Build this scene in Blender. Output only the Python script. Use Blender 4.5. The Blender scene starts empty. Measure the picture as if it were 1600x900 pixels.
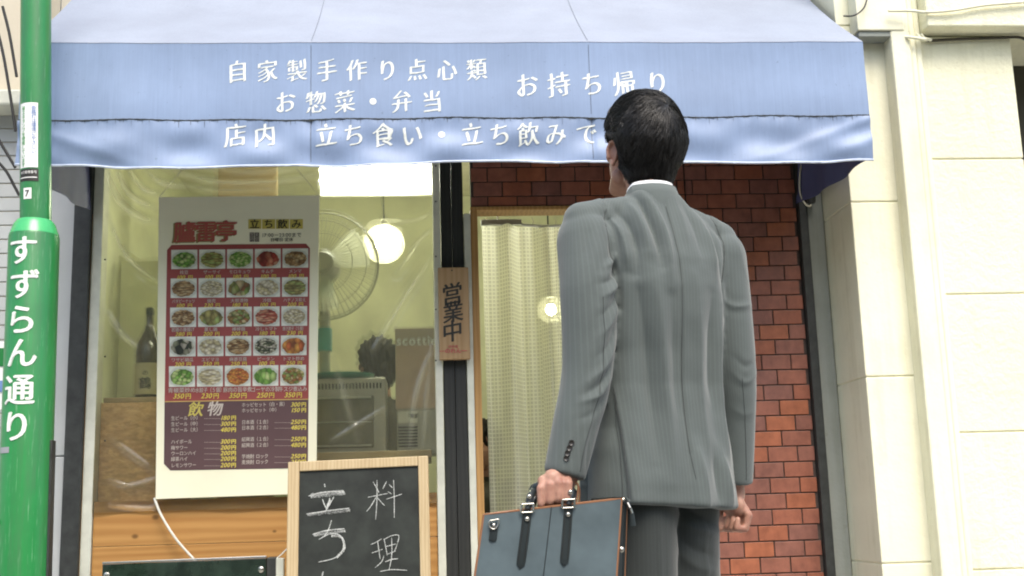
import bpy, bmesh, math, random
import numpy as np
from mathutils import Vector, Matrix, noise
from mathutils.bvhtree import BVHTree

random.seed(7); RNG = np.random.default_rng(7)
SC = bpy.context.scene
COL = SC.collection
PI = math.pi

# ------------------------------------------------------------------ camera
FPX = 1850.0                                   # focal length in photo pixels (1600 wide)
def _n(a):
    a = np.array(a, float); return a / np.linalg.norm(a)
_X = _n([1, .016, -.07]); _U = _n([0, 9550., -1850.]); _U = _n(_U - _X * (_U @ _X)); _Y = np.cross(_U, _X)
RM = np.stack([_X, _Y, _U], 1)                 # world -> camera
CAM = np.array([0, -4.6, .8])
cd = bpy.data.cameras.new('camera'); cam = bpy.data.objects.new('camera', cd); COL.objects.link(cam)
cd.sensor_width = 36; cd.lens = FPX / 1600 * 36; cd.clip_start = .05; cd.clip_end = 500
m = Matrix(RM.T.tolist()).to_4x4(); m.translation = Vector(CAM); cam.matrix_world = m
SC.camera = cam
def ray(u, v):
    return RM.T @ np.array([u - 800, 450 - v, -FPX])
def W(u, v, y):                                # photo pixel -> world point on the plane y
    d = ray(u, v); return Vector(CAM + d * (y - CAM[1]) / d[1])

# ------------------------------------------------------------------ light
SUN_EL, SUN_AZ = math.radians(58), math.radians(168)     # azimuth measured clockwise from +Y
wd = bpy.data.worlds.new('World'); SC.world = wd; wd.use_nodes = True
nt = wd.node_tree; nt.nodes.clear()
sky = nt.nodes.new('ShaderNodeTexSky'); sky.sky_type = 'NISHITA'; sky.sun_disc = False
sky.sun_elevation = SUN_EL; sky.sun_rotation = SUN_AZ; sky.air_density = 1.3; sky.dust_density = 4.0; sky.ozone_density = 1.0
bg = nt.nodes.new('ShaderNodeBackground'); bg.inputs[1].default_value = .14
wo = nt.nodes.new('ShaderNodeOutputWorld'); nt.links.new(sky.outputs[0], bg.inputs[0]); nt.links.new(bg.outputs[0], wo.inputs[0])
sl = bpy.data.lights.new('sun', 'SUN'); sl.energy = 1.6; sl.angle = math.radians(32); sl.color = (1, .96, .88)
so = bpy.data.objects.new('sun', sl); COL.objects.link(so)
sdir = Vector((math.sin(SUN_AZ) * math.cos(SUN_EL), math.cos(SUN_AZ) * math.cos(SUN_EL), math.sin(SUN_EL)))
so.rotation_euler = sdir.to_track_quat('Z', 'Y').to_euler()
vs = SC.view_settings; vs.view_transform = 'Standard'; vs.look = 'None'; vs.gamma = 1; vs.exposure = 1.1; vs.use_curve_mapping = False
SC.cycles.max_bounces = 8; SC.cycles.transparent_max_bounces = 12; SC.cycles.sample_clamp_indirect = 4
SC.cycles.use_denoising = True; SC.cycles.pixel_filter_type = 'BLACKMAN_HARRIS'; SC.cycles.filter_width = 2.0

# ------------------------------------------------------------------ materials
def lin(r, g, b):
    f = lambda c: c / 12.92 if c <= .04045 else ((c + .055) / 1.055) ** 2.4
    return (f(r / 255), f(g / 255), f(b / 255), 1)
class NT:
    def __init__(s, name):
        s.m = bpy.data.materials.new(name); s.m.use_nodes = True; s.t = s.m.node_tree
        s.b = s.t.nodes['Principled BSDF']; s.out = s.t.nodes['Material Output']
    def n(s, typ, **kw):
        d = s.t.nodes.new(typ)
        for k, v in kw.items():
            if k in d.inputs: d.inputs[k].default_value = v
            else: setattr(d, k, v)
        return d
    def l(s, a, b): s.t.links.new(a, b)
    def coord(s, kind='Object', scale=(1, 1, 1)):
        c = s.n('ShaderNodeTexCoord'); mp = s.n('ShaderNodeMapping'); mp.inputs['Scale'].default_value = scale
        s.l(c.outputs[kind], mp.inputs[0]); return mp.outputs[0]
    def noise(s, co, scale, detail=4, rough=.6):
        x = s.n('ShaderNodeTexNoise', Scale=scale, Detail=detail, Roughness=rough); s.l(co, x.inputs['Vector']); return x.outputs['Fac']
    def ramp(s, fac, stops):
        r = s.n('ShaderNodeValToRGB'); e = r.color_ramp.elements
        while len(e) < len(stops): e.new(.5)
        for q, (p, c) in zip(e, stops): q.position = p; q.color = c if len(c) == 4 else (*c, 1)
        s.l(fac, r.inputs[0]); return r.outputs[0]
    def math(s, op, a, b=0., c=None):
        x = s.n('ShaderNodeMath', operation=op)
        for i, q in enumerate((a, b, c)):
            if q is None: continue
            if hasattr(q, 'is_linked'): s.l(q, x.inputs[i])
            else: x.inputs[i].default_value = q
        return x.outputs[0]
    def mix(s, fac, a, b, mode='MIX'):
        x = s.n('ShaderNodeMix', data_type='RGBA', blend_type=mode)
        for i, q in ((0, fac), (6, a), (7, b)):
            if hasattr(q, 'is_linked'): s.l(q, x.inputs[i])
            else: x.inputs[i].default_value = q if i == 0 else (q if len(q) == 4 else (*q, 1))
        return x.outputs[2]
    def bump(s, h, strength=.3, dist=.002):
        x = s.n('ShaderNodeBump', Strength=strength, Distance=dist); s.l(h, x.inputs['Height']); s.l(x.outputs[0], s.b.inputs['Normal'])
    def set(s, color=None, rough=None, metal=None, spec=None, **kw):
        if color is not None:
            if hasattr(color, 'is_linked'): s.l(color, s.b.inputs['Base Color'])
            else: s.b.inputs['Base Color'].default_value = color if len(color) == 4 else (*color, 1)
        if rough is not None:
            if hasattr(rough, 'is_linked'): s.l(rough, s.b.inputs['Roughness'])
            else: s.b.inputs['Roughness'].default_value = rough
        if metal is not None: s.b.inputs['Metallic'].default_value = metal
        if spec is not None: s.b.inputs['Specular IOR Level'].default_value = spec
        for k, v in kw.items(): s.b.inputs[k].default_value = v
        return s.m
def vary(c, k): return tuple(min(1, x * k) for x in c[:3]) + (1,)
def plain(name, c, rough=.5, metal=0, amt=.12, scale=9, bump=0, spec=.5, bscale=120, **kw):
    """paint, plastic, metal: base colour with a slow cloudy variation, roughness variation and an optional fine bump"""
    t = NT(name); co = t.coord(); f = t.noise(co, scale)
    t.set(t.ramp(f, [(.3, vary(c, 1 - amt)), (.7, vary(c, 1 + amt))]), None, metal, spec, **kw)
    t.set(None, t.math('MULTIPLY_ADD', f, .2, rough - .1))
    if bump: t.bump(t.noise(co, bscale, 3), bump, .001)
    return t.m
def emit(name, c, s):
    t = NT(name); t.set((.8, .8, .8), .5); t.b.inputs['Emission Color'].default_value = (*c, 1); t.b.inputs['Emission Strength'].default_value = s; return t.m
def wood(name, c1, c2, axis='z', scale=1., knots=(), rough=.55):
    t = NT(name)
    sc = {'x': (1.2, 14, 14), 'z': (14, 14, 1.2)}[axis]; sc = tuple(q * scale for q in sc)
    co = t.coord('Object', sc); a = t.noise(co, 1.6, 5, .6)
    w = t.n('ShaderNodeTexWave', Scale=1.3, Distortion=7., Detail=3.); w.wave_type = 'BANDS'; w.bands_direction = 'Z' if axis == 'x' else 'X'
    t.l(co, w.inputs['Vector']); f = t.math('ADD', t.math('MULTIPLY', a, .6), t.math('MULTIPLY', w.outputs['Fac'], .35))
    fine = t.noise(t.coord('Object', tuple(q * 9 for q in sc)), 2, 2)
    f = t.math('ADD', f, t.math('MULTIPLY', fine, .15)); c = t.ramp(f, [(.25, c2), (.75, c1)])
    for kx, kz, kr in knots:
        g = t.coord(); v = t.n('ShaderNodeVectorMath', operation='SUBTRACT'); t.l(g, v.inputs[0]); v.inputs[1].default_value = (kx, 0, kz)
        mu = t.n('ShaderNodeVectorMath', operation='MULTIPLY'); t.l(v.outputs[0], mu.inputs[0]); mu.inputs[1].default_value = (1 / kr, 0, 1.4 / kr)
        le = t.n('ShaderNodeVectorMath', operation='LENGTH'); t.l(mu.outputs[0], le.inputs[0])
        kf = t.ramp(le.outputs['Value'], [(.0, (.9, .9, .9)), (.45, (.75, .75, .75)), (1., (0, 0, 0))])
        c = t.mix(kf, c, vary(c2, .35))
    t.set(c, rough, 0, .35); t.bump(f, .25, .001); return t.m

M = {}
def stucco(name, c, bump, scale):
    t = NT(name); co = t.coord(); big = t.noise(co, 2.2, 5); st = t.noise(t.coord('Object', (14, 14, .7)), 1.5, 4)
    col = t.ramp(big, [(.3, vary(c, .90)), (.7, vary(c, 1.03))]); dirt = t.ramp(t.math('MULTIPLY_ADD', st, .6, t.math('MULTIPLY', t.noise(co, 4, 5, .7), .45)), [(.36, (.62, .60, .48, 1)), (.50, (1, 1, 1, 1))]); pit = t.ramp(t.noise(co, 34, 2), [(.25, (.7, .68, .6, 1)), (.30, (1, 1, 1, 1))]); dirt = t.mix(1., dirt, pit, 'MULTIPLY')
    col = t.mix(.30, col, dirt, 'MULTIPLY'); t.set(col, .8, 0, .3)
    h = t.math('ADD', t.noise(co, scale, 6, .65), t.math('MULTIPLY', t.noise(co, scale * .3, 3), .8)); t.bump(h, bump, .006); return t.m
M['cream_rough'] = stucco('cream textured stucco', (.83, .81, .60), .9, 48)
M['cream'] = stucco('cream painted render', (.83, .81, .62), .35, 30)
M['cream_old'] = stucco('stained cream render', (.50, .48, .33), .25, 30)
M['concrete'] = stucco('grey concrete', (.30, .32, .29), .3, 60)
M['beige_wall'] = stucco('beige wall', (.55, .50, .40), .2, 30)
def tile_mat():
    t = NT('red brick tile'); a = t.n('ShaderNodeAttribute', attribute_name='tone'); co = t.coord()
    c = t.ramp(a.outputs['Fac'], [(0, (.24, .105, .08)), (.4, (.285, .112, .075)), (.75, (.31, .108, .062)), (1, (.38, .13, .062))])
    n1 = t.noise(co, 26, 5); st = t.noise(t.coord('Object', (7, 7, 2.2)), 1.3, 5, .7); c = t.mix(.6, c, t.ramp(st, [(.32, (.62, .58, .56)), (.6, (1.05, 1.05, 1.05))]), 'MULTIPLY'); c = t.mix(.75, c, t.ramp(n1, [(.25, (.62, .6, .62)), (.7, (1.1, 1.05, 1)) ]), 'MULTIPLY')
    t.set(c, t.math('MULTIPLY_ADD', n1, .3, .3), 0, .45); t.bump(t.noise(co, 90, 4), .25, .0015); return t.m
M['tile'] = tile_mat()
M['mortar'] = plain('dark mortar', (.075, .056, .046), .9, amt=.3, scale=40)
M['black'] = plain('weathered black paint', (.028, .031, .029), .55, amt=.35, scale=30, bump=.2, bscale=60)
M['blackwood'] = wood('black stained timber', (.032, .034, .032), (.020, .022, .021), 'z')
M['white_frame'] = plain('aged white paint', (.60, .61, .52), .5, amt=.12, scale=14, bump=.15)
M['grey_panel'] = plain('grey metal panel', (.44, .46, .46), .45, amt=.06, scale=4)
M['pine'] = wood('varnished pine', (.50, .27, .085), (.38, .18, .05), 'x', .55, [(W(245, 808, 0).x, W(245, 808, 0).z, .018), (W(213, 838, 0).x, W(213, 838, 0).z, .016), (W(430, 830, 0).x, W(430, 830, 0).z, .010)])
M['jamb'] = wood('pale timber jamb', (.46, .27, .10), (.34, .18, .06), 'z')
M['signwood'] = wood('cedar sign board', (.42, .28, .145), (.34, .21, .10), 'z', .8)
M['framewood'] = wood('pale blond wood', (.48, .38, .23), (.38, .28, .15), 'z', 1.4)
def osb():
    t = NT('chipboard'); co = t.coord('Object', (1, 1, 2.2)); v = t.n('ShaderNodeTexVoronoi', Scale=38.); t.l(co, v.inputs['Vector'])
    n1 = t.noise(co, 30, 5, .7); c = t.ramp(n1, [(.3, (.46, .26, .11)), (.7, (.68, .44, .21))]); sp = t.n('ShaderNodeSeparateColor'); t.l(v.outputs['Color'], sp.inputs[0]); c = t.mix(.5, c, t.ramp(sp.outputs[0], [(0, (.62, .6, .58)), (1, (1.15, 1.12, 1.05))]), 'MULTIPLY')
    t.set(c, .7); t.bump(n1, .3, .001); return t.m
M['osb'] = osb()
def vinyl_awning(name, c, rough):
    t = NT(name); co = t.coord('Object', (60, 60, 1.2)); st = t.noise(co, 2.2, 4, .7); cl = t.noise(t.coord(), 3.5, 5)
    col = t.mix(.65, t.ramp(st, [(.3, vary(c, .80)), (.7, vary(c, 1.10))]), t.ramp(cl, [(.3, vary(c, .82)), (.7, vary(c, 1.10))]))
    g = t.noise(t.coord(), 70, 2); sp = t.ramp(g, [(.24, (.35, .34, .3, 1)), (.29, (1, 1, 1, 1))]); col = t.mix(.35, col, sp, 'MULTIPLY')
    t.set(col, rough, 0, .5); t.bump(t.noise(t.coord('Object', (1, 1, 1)), 400, 2), .1, .0005); return t.m
M['awning'] = vinyl_awning('blue awning vinyl', (.218, .298, .458, 1), .6)
M['awning_top'] = vinyl_awning('sky lit awning vinyl', (.245, .28, .355, 1), .65)  # greyer roof vinyl, sky light put into the colour
M['valance'] = vinyl_awning('glossy blue valance vinyl', (.222, .298, .458, 1), .48)
M['awning_in'] = vinyl_awning('unlit awning inside', (.10, .11, .24, 1), .6)  # darker blue for the side flaps, their lack of light put into the colour
M['awning_hem'] = plain('pale blue hem tape', (.50, .56, .68), .5)
M['grime'] = plain('grey grime in the seam', (.055, .065, .07), .9, amt=.4, scale=60)
M['letter'] = plain('white lettering', (.74, .77, .72), .6, amt=.16, scale=55)
M['ink'] = plain('black ink', (.025, .023, .018), .6, amt=.3)
M['inkred'] = plain('red seal ink', (.45, .06, .08), .6)
def enamel():
    t = NT('green pole enamel'); c = (.018, .205, .050); co = t.coord(); f = t.noise(co, 5, 4); col = t.ramp(f, [(.3, vary(c, .88)), (.7, vary(c, 1.12))])
    sc = t.noise(t.coord('Object', (160, 160, 9)), 1, 3, .7); col = t.mix(t.ramp(sc, [(.60, (0, 0, 0)), (.70, (.45, .45, .45))]), col, (.25, .45, .28, 1)); gr = t.noise(t.coord('Object', (22, 22, 2)), 1, 5, .7); col = t.mix(t.ramp(gr, [(.46, (0, 0, 0)), (.75, (.7, .7, .7))]), col, (.05, .13, .06, 1))
    t.set(col, t.math('MULTIPLY_ADD', gr, .35, .16), 0, .6); t.bump(t.noise(co, 60, 3), .06, .001); return t.m
M['green_old'] = plain('green sign print', (.022, .26, .055), .28, amt=.10, scale=5, spec=.6)
M['green'] = enamel()
M['green_pale'] = plain('pale green enamel', (.05, .36, .12), .22, amt=.1)  # paler green for the pole collar
M['sticker'] = plain('white sticker', (.80, .80, .78), .5, amt=.04)
M['txtgreen'] = plain('green print', (.10, .40, .12), .6)
M['txtblue'] = plain('blue print', (.15, .25, .5), .6)
M['steel'] = plain('brushed steel', (.55, .56, .56), .35, 1)
M['steel_band'] = plain('grey steel band', (.35, .36, .38), .5, .3)
M['cable'] = plain('black cable', (.015, .015, .015), .6)
M['creamcable'] = plain('cream cable', (.62, .60, .48), .6)
M['string'] = plain('white cord', (.75, .74, .66), .8, bump=.4, bscale=900)
M['asphalt'] = plain('asphalt', (.075, .075, .072), .9, amt=.3, scale=60, bump=.6, bscale=150)
M['paving'] = plain('paving', (.34, .335, .31), .85, amt=.2, scale=12, bump=.4)
M['tray'] = plain('teal tray', (.05, .30, .24), .35)
M['wall_in'] = plain('cream interior wall', (.66, .68, .50), .6, amt=.2, scale=3)
M['wall_brown'] = plain('brown interior panel', (.36, .26, .13), .55, amt=.2, scale=5)
M['ceiling'] = plain('interior ceiling', (.72, .70, .55), .8)
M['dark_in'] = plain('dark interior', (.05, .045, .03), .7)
M['fan_grey'] = plain('fan plastic', (.30, .30, .25), .4)
M['fan_teal'] = plain('teal fan plastic', (.06, .28, .27), .4)
M['brown_glass'] = plain('brown bottle glass', (.03, .018, .008), .1, spec=.8)
M['label_paper'] = plain('bottle label', (.42, .38, .22), .7)
M['oven'] = plain('toaster oven shell', (.30, .29, .24), .4)
M['oven_glass'] = plain('oven glass', (.10, .09, .06), .12, spec=.8)
M['slot'] = plain('black slot', (.015, .015, .012), .8)
M['carton'] = plain('printed carton', (.34, .29, .23), .7, amt=.1)
M['carton_red'] = plain('carton lower print', (.40, .29, .21), .7)
M['appliance'] = plain('off white plastic', (.50, .49, .40), .45)
M['lamp'] = emit('fluorescent diffuser', (1, 1, .82), 20)
M['bulb'] = emit('glowing bulb', (1, .97, .76), 190)
def vinyl_clear():
    t = NT('clear vinyl sheet'); tr = t.n('ShaderNodeBsdfTransparent'); tr.inputs[0].default_value = (.93, .95, .84, 1)
    gl = t.n('ShaderNodeBsdfGlossy'); gl.inputs['Roughness'].default_value = .12; gl.inputs[0].default_value = (1, 1, .95, 1)
    df = t.n('ShaderNodeBsdfTranslucent'); df.inputs[0].default_value = (.9, .9, .72, 1); d2 = t.n('ShaderNodeBsdfDiffuse'); d2.inputs[0].default_value = (.8, .8, .66, 1)
    fr = t.n('ShaderNodeFresnel', IOR=1.45); bp = t.n('ShaderNodeBump', Strength=.12, Distance=.004)
    t.l(t.noise(t.coord(), 22, 3), bp.inputs['Height']); t.l(bp.outputs[0], gl.inputs['Normal']); t.l(bp.outputs[0], fr.inputs['Normal'])
    a = t.n('ShaderNodeMixShader'); a.inputs[0].default_value = .5; t.l(df.outputs[0], a.inputs[1]); t.l(d2.outputs[0], a.inputs[2])
    rf = t.n('ShaderNodeBsdfRefraction', Roughness=.2, IOR=1.12); rf.inputs[0].default_value = (.95, .96, .86, 1)
    r2 = t.n('ShaderNodeMixShader'); r2.inputs[0].default_value = .34; t.l(tr.outputs[0], r2.inputs[1]); t.l(rf.outputs[0], r2.inputs[2])
    fo = t.n('ShaderNodeAttribute', attribute_name='fold')  # creases turn milky, which also paints in their bright highlights
    b = t.n('ShaderNodeMixShader'); t.l(t.math('MULTIPLY_ADD', fo.outputs['Fac'], .36, .085), b.inputs[0]); t.l(r2.outputs[0], b.inputs[1]); t.l(a.outputs[0], b.inputs[2])
    c = t.n('ShaderNodeMixShader'); t.l(t.math('MULTIPLY', fr.outputs[0], 1.3), c.inputs[0]); t.l(b.outputs[0], c.inputs[1]); t.l(gl.outputs[0], c.inputs[2])
    t.l(c.outputs[0], t.out.inputs[0]); return t.m
M['vinyl'] = vinyl_clear()
def blade_mat():
    t = NT('pale translucent fan blade'); tl = t.n('ShaderNodeBsdfTranslucent'); tl.inputs[0].default_value = (.72, .74, .62, 1); t.set((.5, .52, .42), .35)
    mx = t.n('ShaderNodeMixShader'); mx.inputs[0].default_value = .6; t.l(t.b.outputs[0], mx.inputs[1]); t.l(tl.outputs[0], mx.inputs[2]); t2 = t.n('ShaderNodeBsdfTransparent'); m2 = t.n('ShaderNodeMixShader'); m2.inputs[0].default_value = .35
    t.l(mx.outputs[0], m2.inputs[1]); t.l(t2.outputs[0], m2.inputs[2]); t.l(m2.outputs[0], t.out.inputs[0]); return t.m
M['blade'] = blade_mat()
def halo_mat():  # translucent shell added round the bulb to imitate its glow
    t = NT('opal lamp globe'); a = t.n('ShaderNodeBsdfTranslucent'); a.inputs[0].default_value = (.10, .10, .08, 1); b = t.n('ShaderNodeBsdfTransparent'); b.inputs[0].default_value = (1, 1, .92, 1)
    m_ = t.n('ShaderNodeMixShader'); m_.inputs[0].default_value = .55; t.l(a.outputs[0], m_.inputs[1]); t.l(b.outputs[0], m_.inputs[2]); t.l(m_.outputs[0], t.out.inputs[0]); return t.m
M['halo'] = halo_mat()
def curtain_mat():
    t = NT('thread grid vinyl curtain'); uv = t.n('ShaderNodeUVMap'); sp = t.n('ShaderNodeSeparateXYZ'); t.l(uv.outputs[0], sp.inputs[0])
    def line(s): return t.math('LESS_THAN', t.math('FRACT', s), .30)
    g = t.math('MAXIMUM', line(sp.outputs[0]), line(sp.outputs[1]))
    tr = t.n('ShaderNodeBsdfTransparent'); tr.inputs[0].default_value = (.95, .95, .8, 1); tl = t.n('ShaderNodeBsdfTranslucent'); tl.inputs[0].default_value = (.90, .90, .78, 1)
    df = t.n('ShaderNodeBsdfDiffuse'); df.inputs[0].default_value = (.84, .84, .72, 1); gl = t.n('ShaderNodeBsdfGlossy'); gl.inputs['Roughness'].default_value = .2
    a = t.n('ShaderNodeMixShader'); a.inputs[0].default_value = .45; t.l(tl.outputs[0], a.inputs[1]); t.l(df.outputs[0], a.inputs[2])
    b = t.n('ShaderNodeMixShader'); t.l(t.math('MULTIPLY_ADD', g, .30, .68), b.inputs[0]); t.l(tr.outputs[0], b.inputs[1]); t.l(a.outputs[0], b.inputs[2])
    c = t.n('ShaderNodeMixShader'); c.inputs[0].default_value = .06; t.l(b.outputs[0], c.inputs[1]); t.l(gl.outputs[0], c.inputs[2]); t.l(c.outputs[0], t.out.inputs[0]); return t.m
M['curtain'] = curtain_mat()
def mesh_wire():
    return plain('fan guard wire', (.34, .35, .30), .4, .3)
M['wire'] = mesh_wire()
# printed poster
M['poster'] = plain('cream poster board', (.82, .80, .60), .55, amt=.05, scale=3)
M['menu_red'] = plain('menu red print', (.29, .058, .052), .5, amt=.08)
M['menu_brown'] = plain('menu dark plum print', (.095, .05, .052), .5, amt=.08)
M['menu_gold'] = plain('gold print', (.55, .38, .12), .5)
M['menu_yellow'] = plain('yellow print', (.72, .60, .10), .5)
M['menu_white'] = plain('white print', (.52, .46, .40), .5)
M['menu_tile'] = plain('yellow tile print', (.52, .44, .10), .5)
M['title_red'] = plain('title red print', (.36, .085, .065), .5)
M['title_shadow'] = plain('title olive print', (.24, .20, .07), .5)
M['chalkboard'] = plain('chalkboard black', (.018, .022, .019), .55, amt=.5, scale=12, spec=.35)
def chalk():
    t = NT('chalk'); n1 = t.noise(t.coord(), 420, 2, .7); t.set(t.ramp(n1, [(.38, (.10, .11, .10)), (.58, (.66, .68, .66))]), .95, 0, .1); return t.m
M['chalk'] = chalk()
M['glassboard'] = plain('dark glass board', (.018, .03, .022), .08, spec=.8, amt=.5, scale=14)
# clothing and people
def suit(name, c, stripe):
    t = NT(name); a = t.n('ShaderNodeAttribute', attribute_name='su'); f = t.math('FRACT', t.math('MULTIPLY', a.outputs['Fac'], 1 / .0085))
    s = t.math('LESS_THAN', f, .3); co = t.coord(); we = t.noise(t.coord('Object', (900, 900, 300)), 1, 3, .8); cl = t.noise(co, 7, 4)
    base = t.mix(we, vary(c, .62), vary(c, 1.38)); base = t.mix(.5, base, t.ramp(cl, [(.3, vary(c, .88)), (.7, vary(c, 1.1))]))
    base = t.mix(t.math('MULTIPLY', s, stripe), base, vary(c, 2.1)); t.set(base, .82, 0, .25)
    t.b.inputs['Sheen Weight'].default_value = .25; t.b.inputs['Sheen Roughness'].default_value = .5
    h = t.noise(co, 26, 4); t.bump(t.math('ADD', t.math('MULTIPLY', we, .35), h), .22, .003); return t.m
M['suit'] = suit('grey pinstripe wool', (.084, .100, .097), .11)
M['trouser'] = suit('shaded pinstripe trouser wool', (.032, .038, .037), .10)  # darker than the jacket cloth, the shade below it put into the colour
def skin():
    t = NT('skin'); co = t.coord(); f = t.noise(co, 30, 4); t.set(t.ramp(f, [(.25, (.27, .125, .09)), (.55, (.37, .20, .145)), (.8, (.44, .27, .20))]), .5, 0, .4)
    t.b.inputs['Subsurface Weight'].default_value = .12; t.b.inputs['Subsurface Radius'].default_value = (.012, .005, .003); t.b.inputs['Subsurface Scale'].default_value = 1
    t.bump(t.math('ADD', t.noise(co, 260, 3), t.math('MULTIPLY', t.noise(co, 70, 3), 1.5)), .35, .0015); return t.m
M['skin'] = skin()
def hairm():
    t = NT('black hair'); co = t.coord(); f = t.noise(co, 60, 3); g = t.n('ShaderNodeNewGeometry'); c = t.mix(.6, t.ramp(f, [(.3, (.005, .0046, .004)), (.7, (.014, .0125, .011))]), t.ramp(g.outputs['Random Per Island'], [(0, (.004, .004, .004)), (.8, (.018, .016, .014)), (1, (.030, .026, .022))])); t.set(c, .42, 0, .5); return t.m
M['hair'] = hairm()
M['hair_dull'] = plain('dull black hair', (.012, .011, .009), .8, spec=.2)
M['shirt'] = plain('white shirt cotton', (.78, .79, .80), .8, amt=.03)
M['eye'] = plain('eye white', (.7, .7, .66), .2); M['iris'] = plain('dark iris', (.02, .012, .008), .15)
M['lip'] = plain('lips', (.42, .17, .13), .5)
M['shoe'] = plain('black shoe leather', (.012, .012, .012), .25)
M['thread'] = plain('dark suit seam', (.050, .058, .058), .9)
M['button'] = plain('dark horn button', (.02, .018, .016), .3)
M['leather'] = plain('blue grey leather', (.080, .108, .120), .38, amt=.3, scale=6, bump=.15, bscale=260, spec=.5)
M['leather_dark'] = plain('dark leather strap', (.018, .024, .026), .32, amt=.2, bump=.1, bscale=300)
M['piping'] = plain('tan leather edge', (.25, .115, .055), .5)
M['nickel'] = plain('polished nickel', (.55, .53, .47), .28, 1)
M['watch'] = plain('grey knit', (.16, .15, .13), .85)

# ------------------------------------------------------------------ mesh helpers
class MB:
    def __init__(s): s.v = []; s.f = []; s.mi = []; s.cur = 0
    def add(s, vs, fs):
        o = len(s.v); s.v += [tuple(p) for p in vs]; s.f += [tuple(i + o for i in f) for f in fs]; s.mi += [s.cur] * len(fs); return s
    def box(s, x0, x1, y0, y1, z0, z1):
        vs = [(x, y, z) for z in (z0, z1) for y in (y0, y1) for x in (x0, x1)]
        return s.add(vs, [(0, 2, 3, 1), (4, 5, 7, 6), (0, 1, 5, 4), (2, 6, 7, 3), (0, 4, 6, 2), (1, 3, 7, 5)])
    def loft(s, rings, cap=True, closed=True):
        n = len(rings[0]); vs = [p for r in rings for p in r]; fs = []
        for i in range(len(rings) - 1):
            for j in range(n if closed else n - 1):
                k = (j + 1) % n; fs.append((i * n + j, i * n + k, (i + 1) * n + k, (i + 1) * n + j))
        if cap: fs += [tuple(range(n))[::-1], tuple((len(rings) - 1) * n + j for j in range(n))]
        return s.add(vs, fs)
    def tube(s, pts, r, n=8, cap=True, flat=1.):
        pts = [Vector(p) for p in pts]; rs = r if hasattr(r, '__len__') else [r] * len(pts); rings = []; up = None
        for i, p in enumerate(pts):
            t = (pts[min(i + 1, len(pts) - 1)] - pts[max(i - 1, 0)]).normalized()
            if up is None: up = Vector((0, 0, 1)) if abs(t.z) < .9 else Vector((0, 1, 0))
            a = t.cross(up).normalized(); b = a.cross(t).normalized(); up = b
            rings.append([p + (a * math.cos(2 * PI * k / n) + b * math.sin(2 * PI * k / n) * flat) * rs[i] for k in range(n)])
        return s.loft(rings, cap)
    def lathe(s, prof, c, n=32, axis='z', cap=True):
        c = Vector(c); rings = []
        for r, h in prof:
            q = []
            for k in range(n):
                a = 2 * PI * k / n; u, w = r * math.cos(a), r * math.sin(a)
                q.append(c + (Vector((u, w, h)) if axis == 'z' else Vector((u, h, w)) if axis == 'y' else Vector((h, u, w))))
            rings.append(q)
        return s.loft(rings, cap)
    def prism(s, poly, y0, y1):
        n = len(poly); vs = [(x, y0, z) for x, z in poly] + [(x, y1, z) for x, z in poly]
        return s.add(vs, [tuple(range(n)), tuple(range(2 * n - 1, n - 1, -1))] + [(i, i + n, (i + 1) % n + n, (i + 1) % n) for i in range(n)])
    def grid(s, fn, nu, nv):
        vs = [fn(i / nu, j / nv) for j in range(nv + 1) for i in range(nu + 1)]
        return s.add(vs, [(j * (nu + 1) + i, j * (nu + 1) + i + 1, (j + 1) * (nu + 1) + i + 1, (j + 1) * (nu + 1) + i) for j in range(nv) for i in range(nu)])
    def capsule(s, p, q, r0, r1, n=14, k=5, sx=1., sq=None):
        """tapered capsule from p to q; sq=(axis vector, factor) squashes it along that axis"""
        p, q = Vector(p), Vector(q); t = q - p; L = t.length; t = t.normalized() if L > 1e-6 else Vector((0, 0, 1))
        a = t.orthogonal().normalized(); b = t.cross(a); rings = []
        pr = [(r0 * math.cos(h), -r0 * math.sin(h)) for h in [PI / 2 * (1 - i / k) * .98 for i in range(k + 1)]] + [(r1 * math.cos(h), L + r1 * math.sin(h)) for h in [PI / 2 * i / k * .98 for i in range(k + 1)]]
        for r, h in pr:
            ring = []
            for j in range(n):
                d = (a * math.cos(2 * PI * j / n) + b * math.sin(2 * PI * j / n)) * r
                if sq: ax = Vector(sq[0]).normalized(); d = d - ax * d.dot(ax) * (1 - sq[1])
                ring.append(p + t * h + d)
            rings.append(ring)
        return s.loft(rings)
    def ell(s, c, r, rot=None, n=20, k=14):
        c = Vector(c); rings = []
        for i in range(k + 1):
            h = -PI / 2 + PI * (i + .02) / (k + .04); ring = []
            for j in range(n):
                a = 2 * PI * j / n; d = Vector((r[0] * math.cos(h) * math.cos(a), r[1] * math.cos(h) * math.sin(a), r[2] * math.sin(h)))
                ring.append(c + (rot @ d if rot else d))
            rings.append(ring)
        return s.loft(rings)
    def mesh(s, name):
        me = bpy.data.meshes.new(name); me.from_pydata(s.v, [], s.f); me.validate(clean_customdata=False); me.update()
        if len(me.polygons) == len(s.mi): me.polygons.foreach_set('material_index', s.mi)
        return me
def link(name, me, mat, parent=None, smooth=None, bev=0, fixn=True):
    for q in (mat if isinstance(mat, (list, tuple)) else [mat]): me.materials.append(q)
    if fixn:
        bm = bmesh.new(); bm.from_mesh(me); bmesh.ops.recalc_face_normals(bm, faces=bm.faces); bm.to_mesh(me); bm.free()
    if smooth is not None:
        me.polygons.foreach_set('use_smooth', [True] * len(me.polygons))
        if smooth < 180: me.set_sharp_from_angle(angle=math.radians(smooth))
    o = bpy.data.objects.new(name, me); COL.objects.link(o)
    if parent is not None:
        o.parent = parent; o.matrix_parent_inverse = wm(parent).inverted()
    if bev:
        b = o.modifiers.new('bevel', 'BEVEL'); b.width = bev; b.segments = 2; b.limit_method = 'ANGLE'; b.angle_limit = math.radians(40)
    return o
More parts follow.
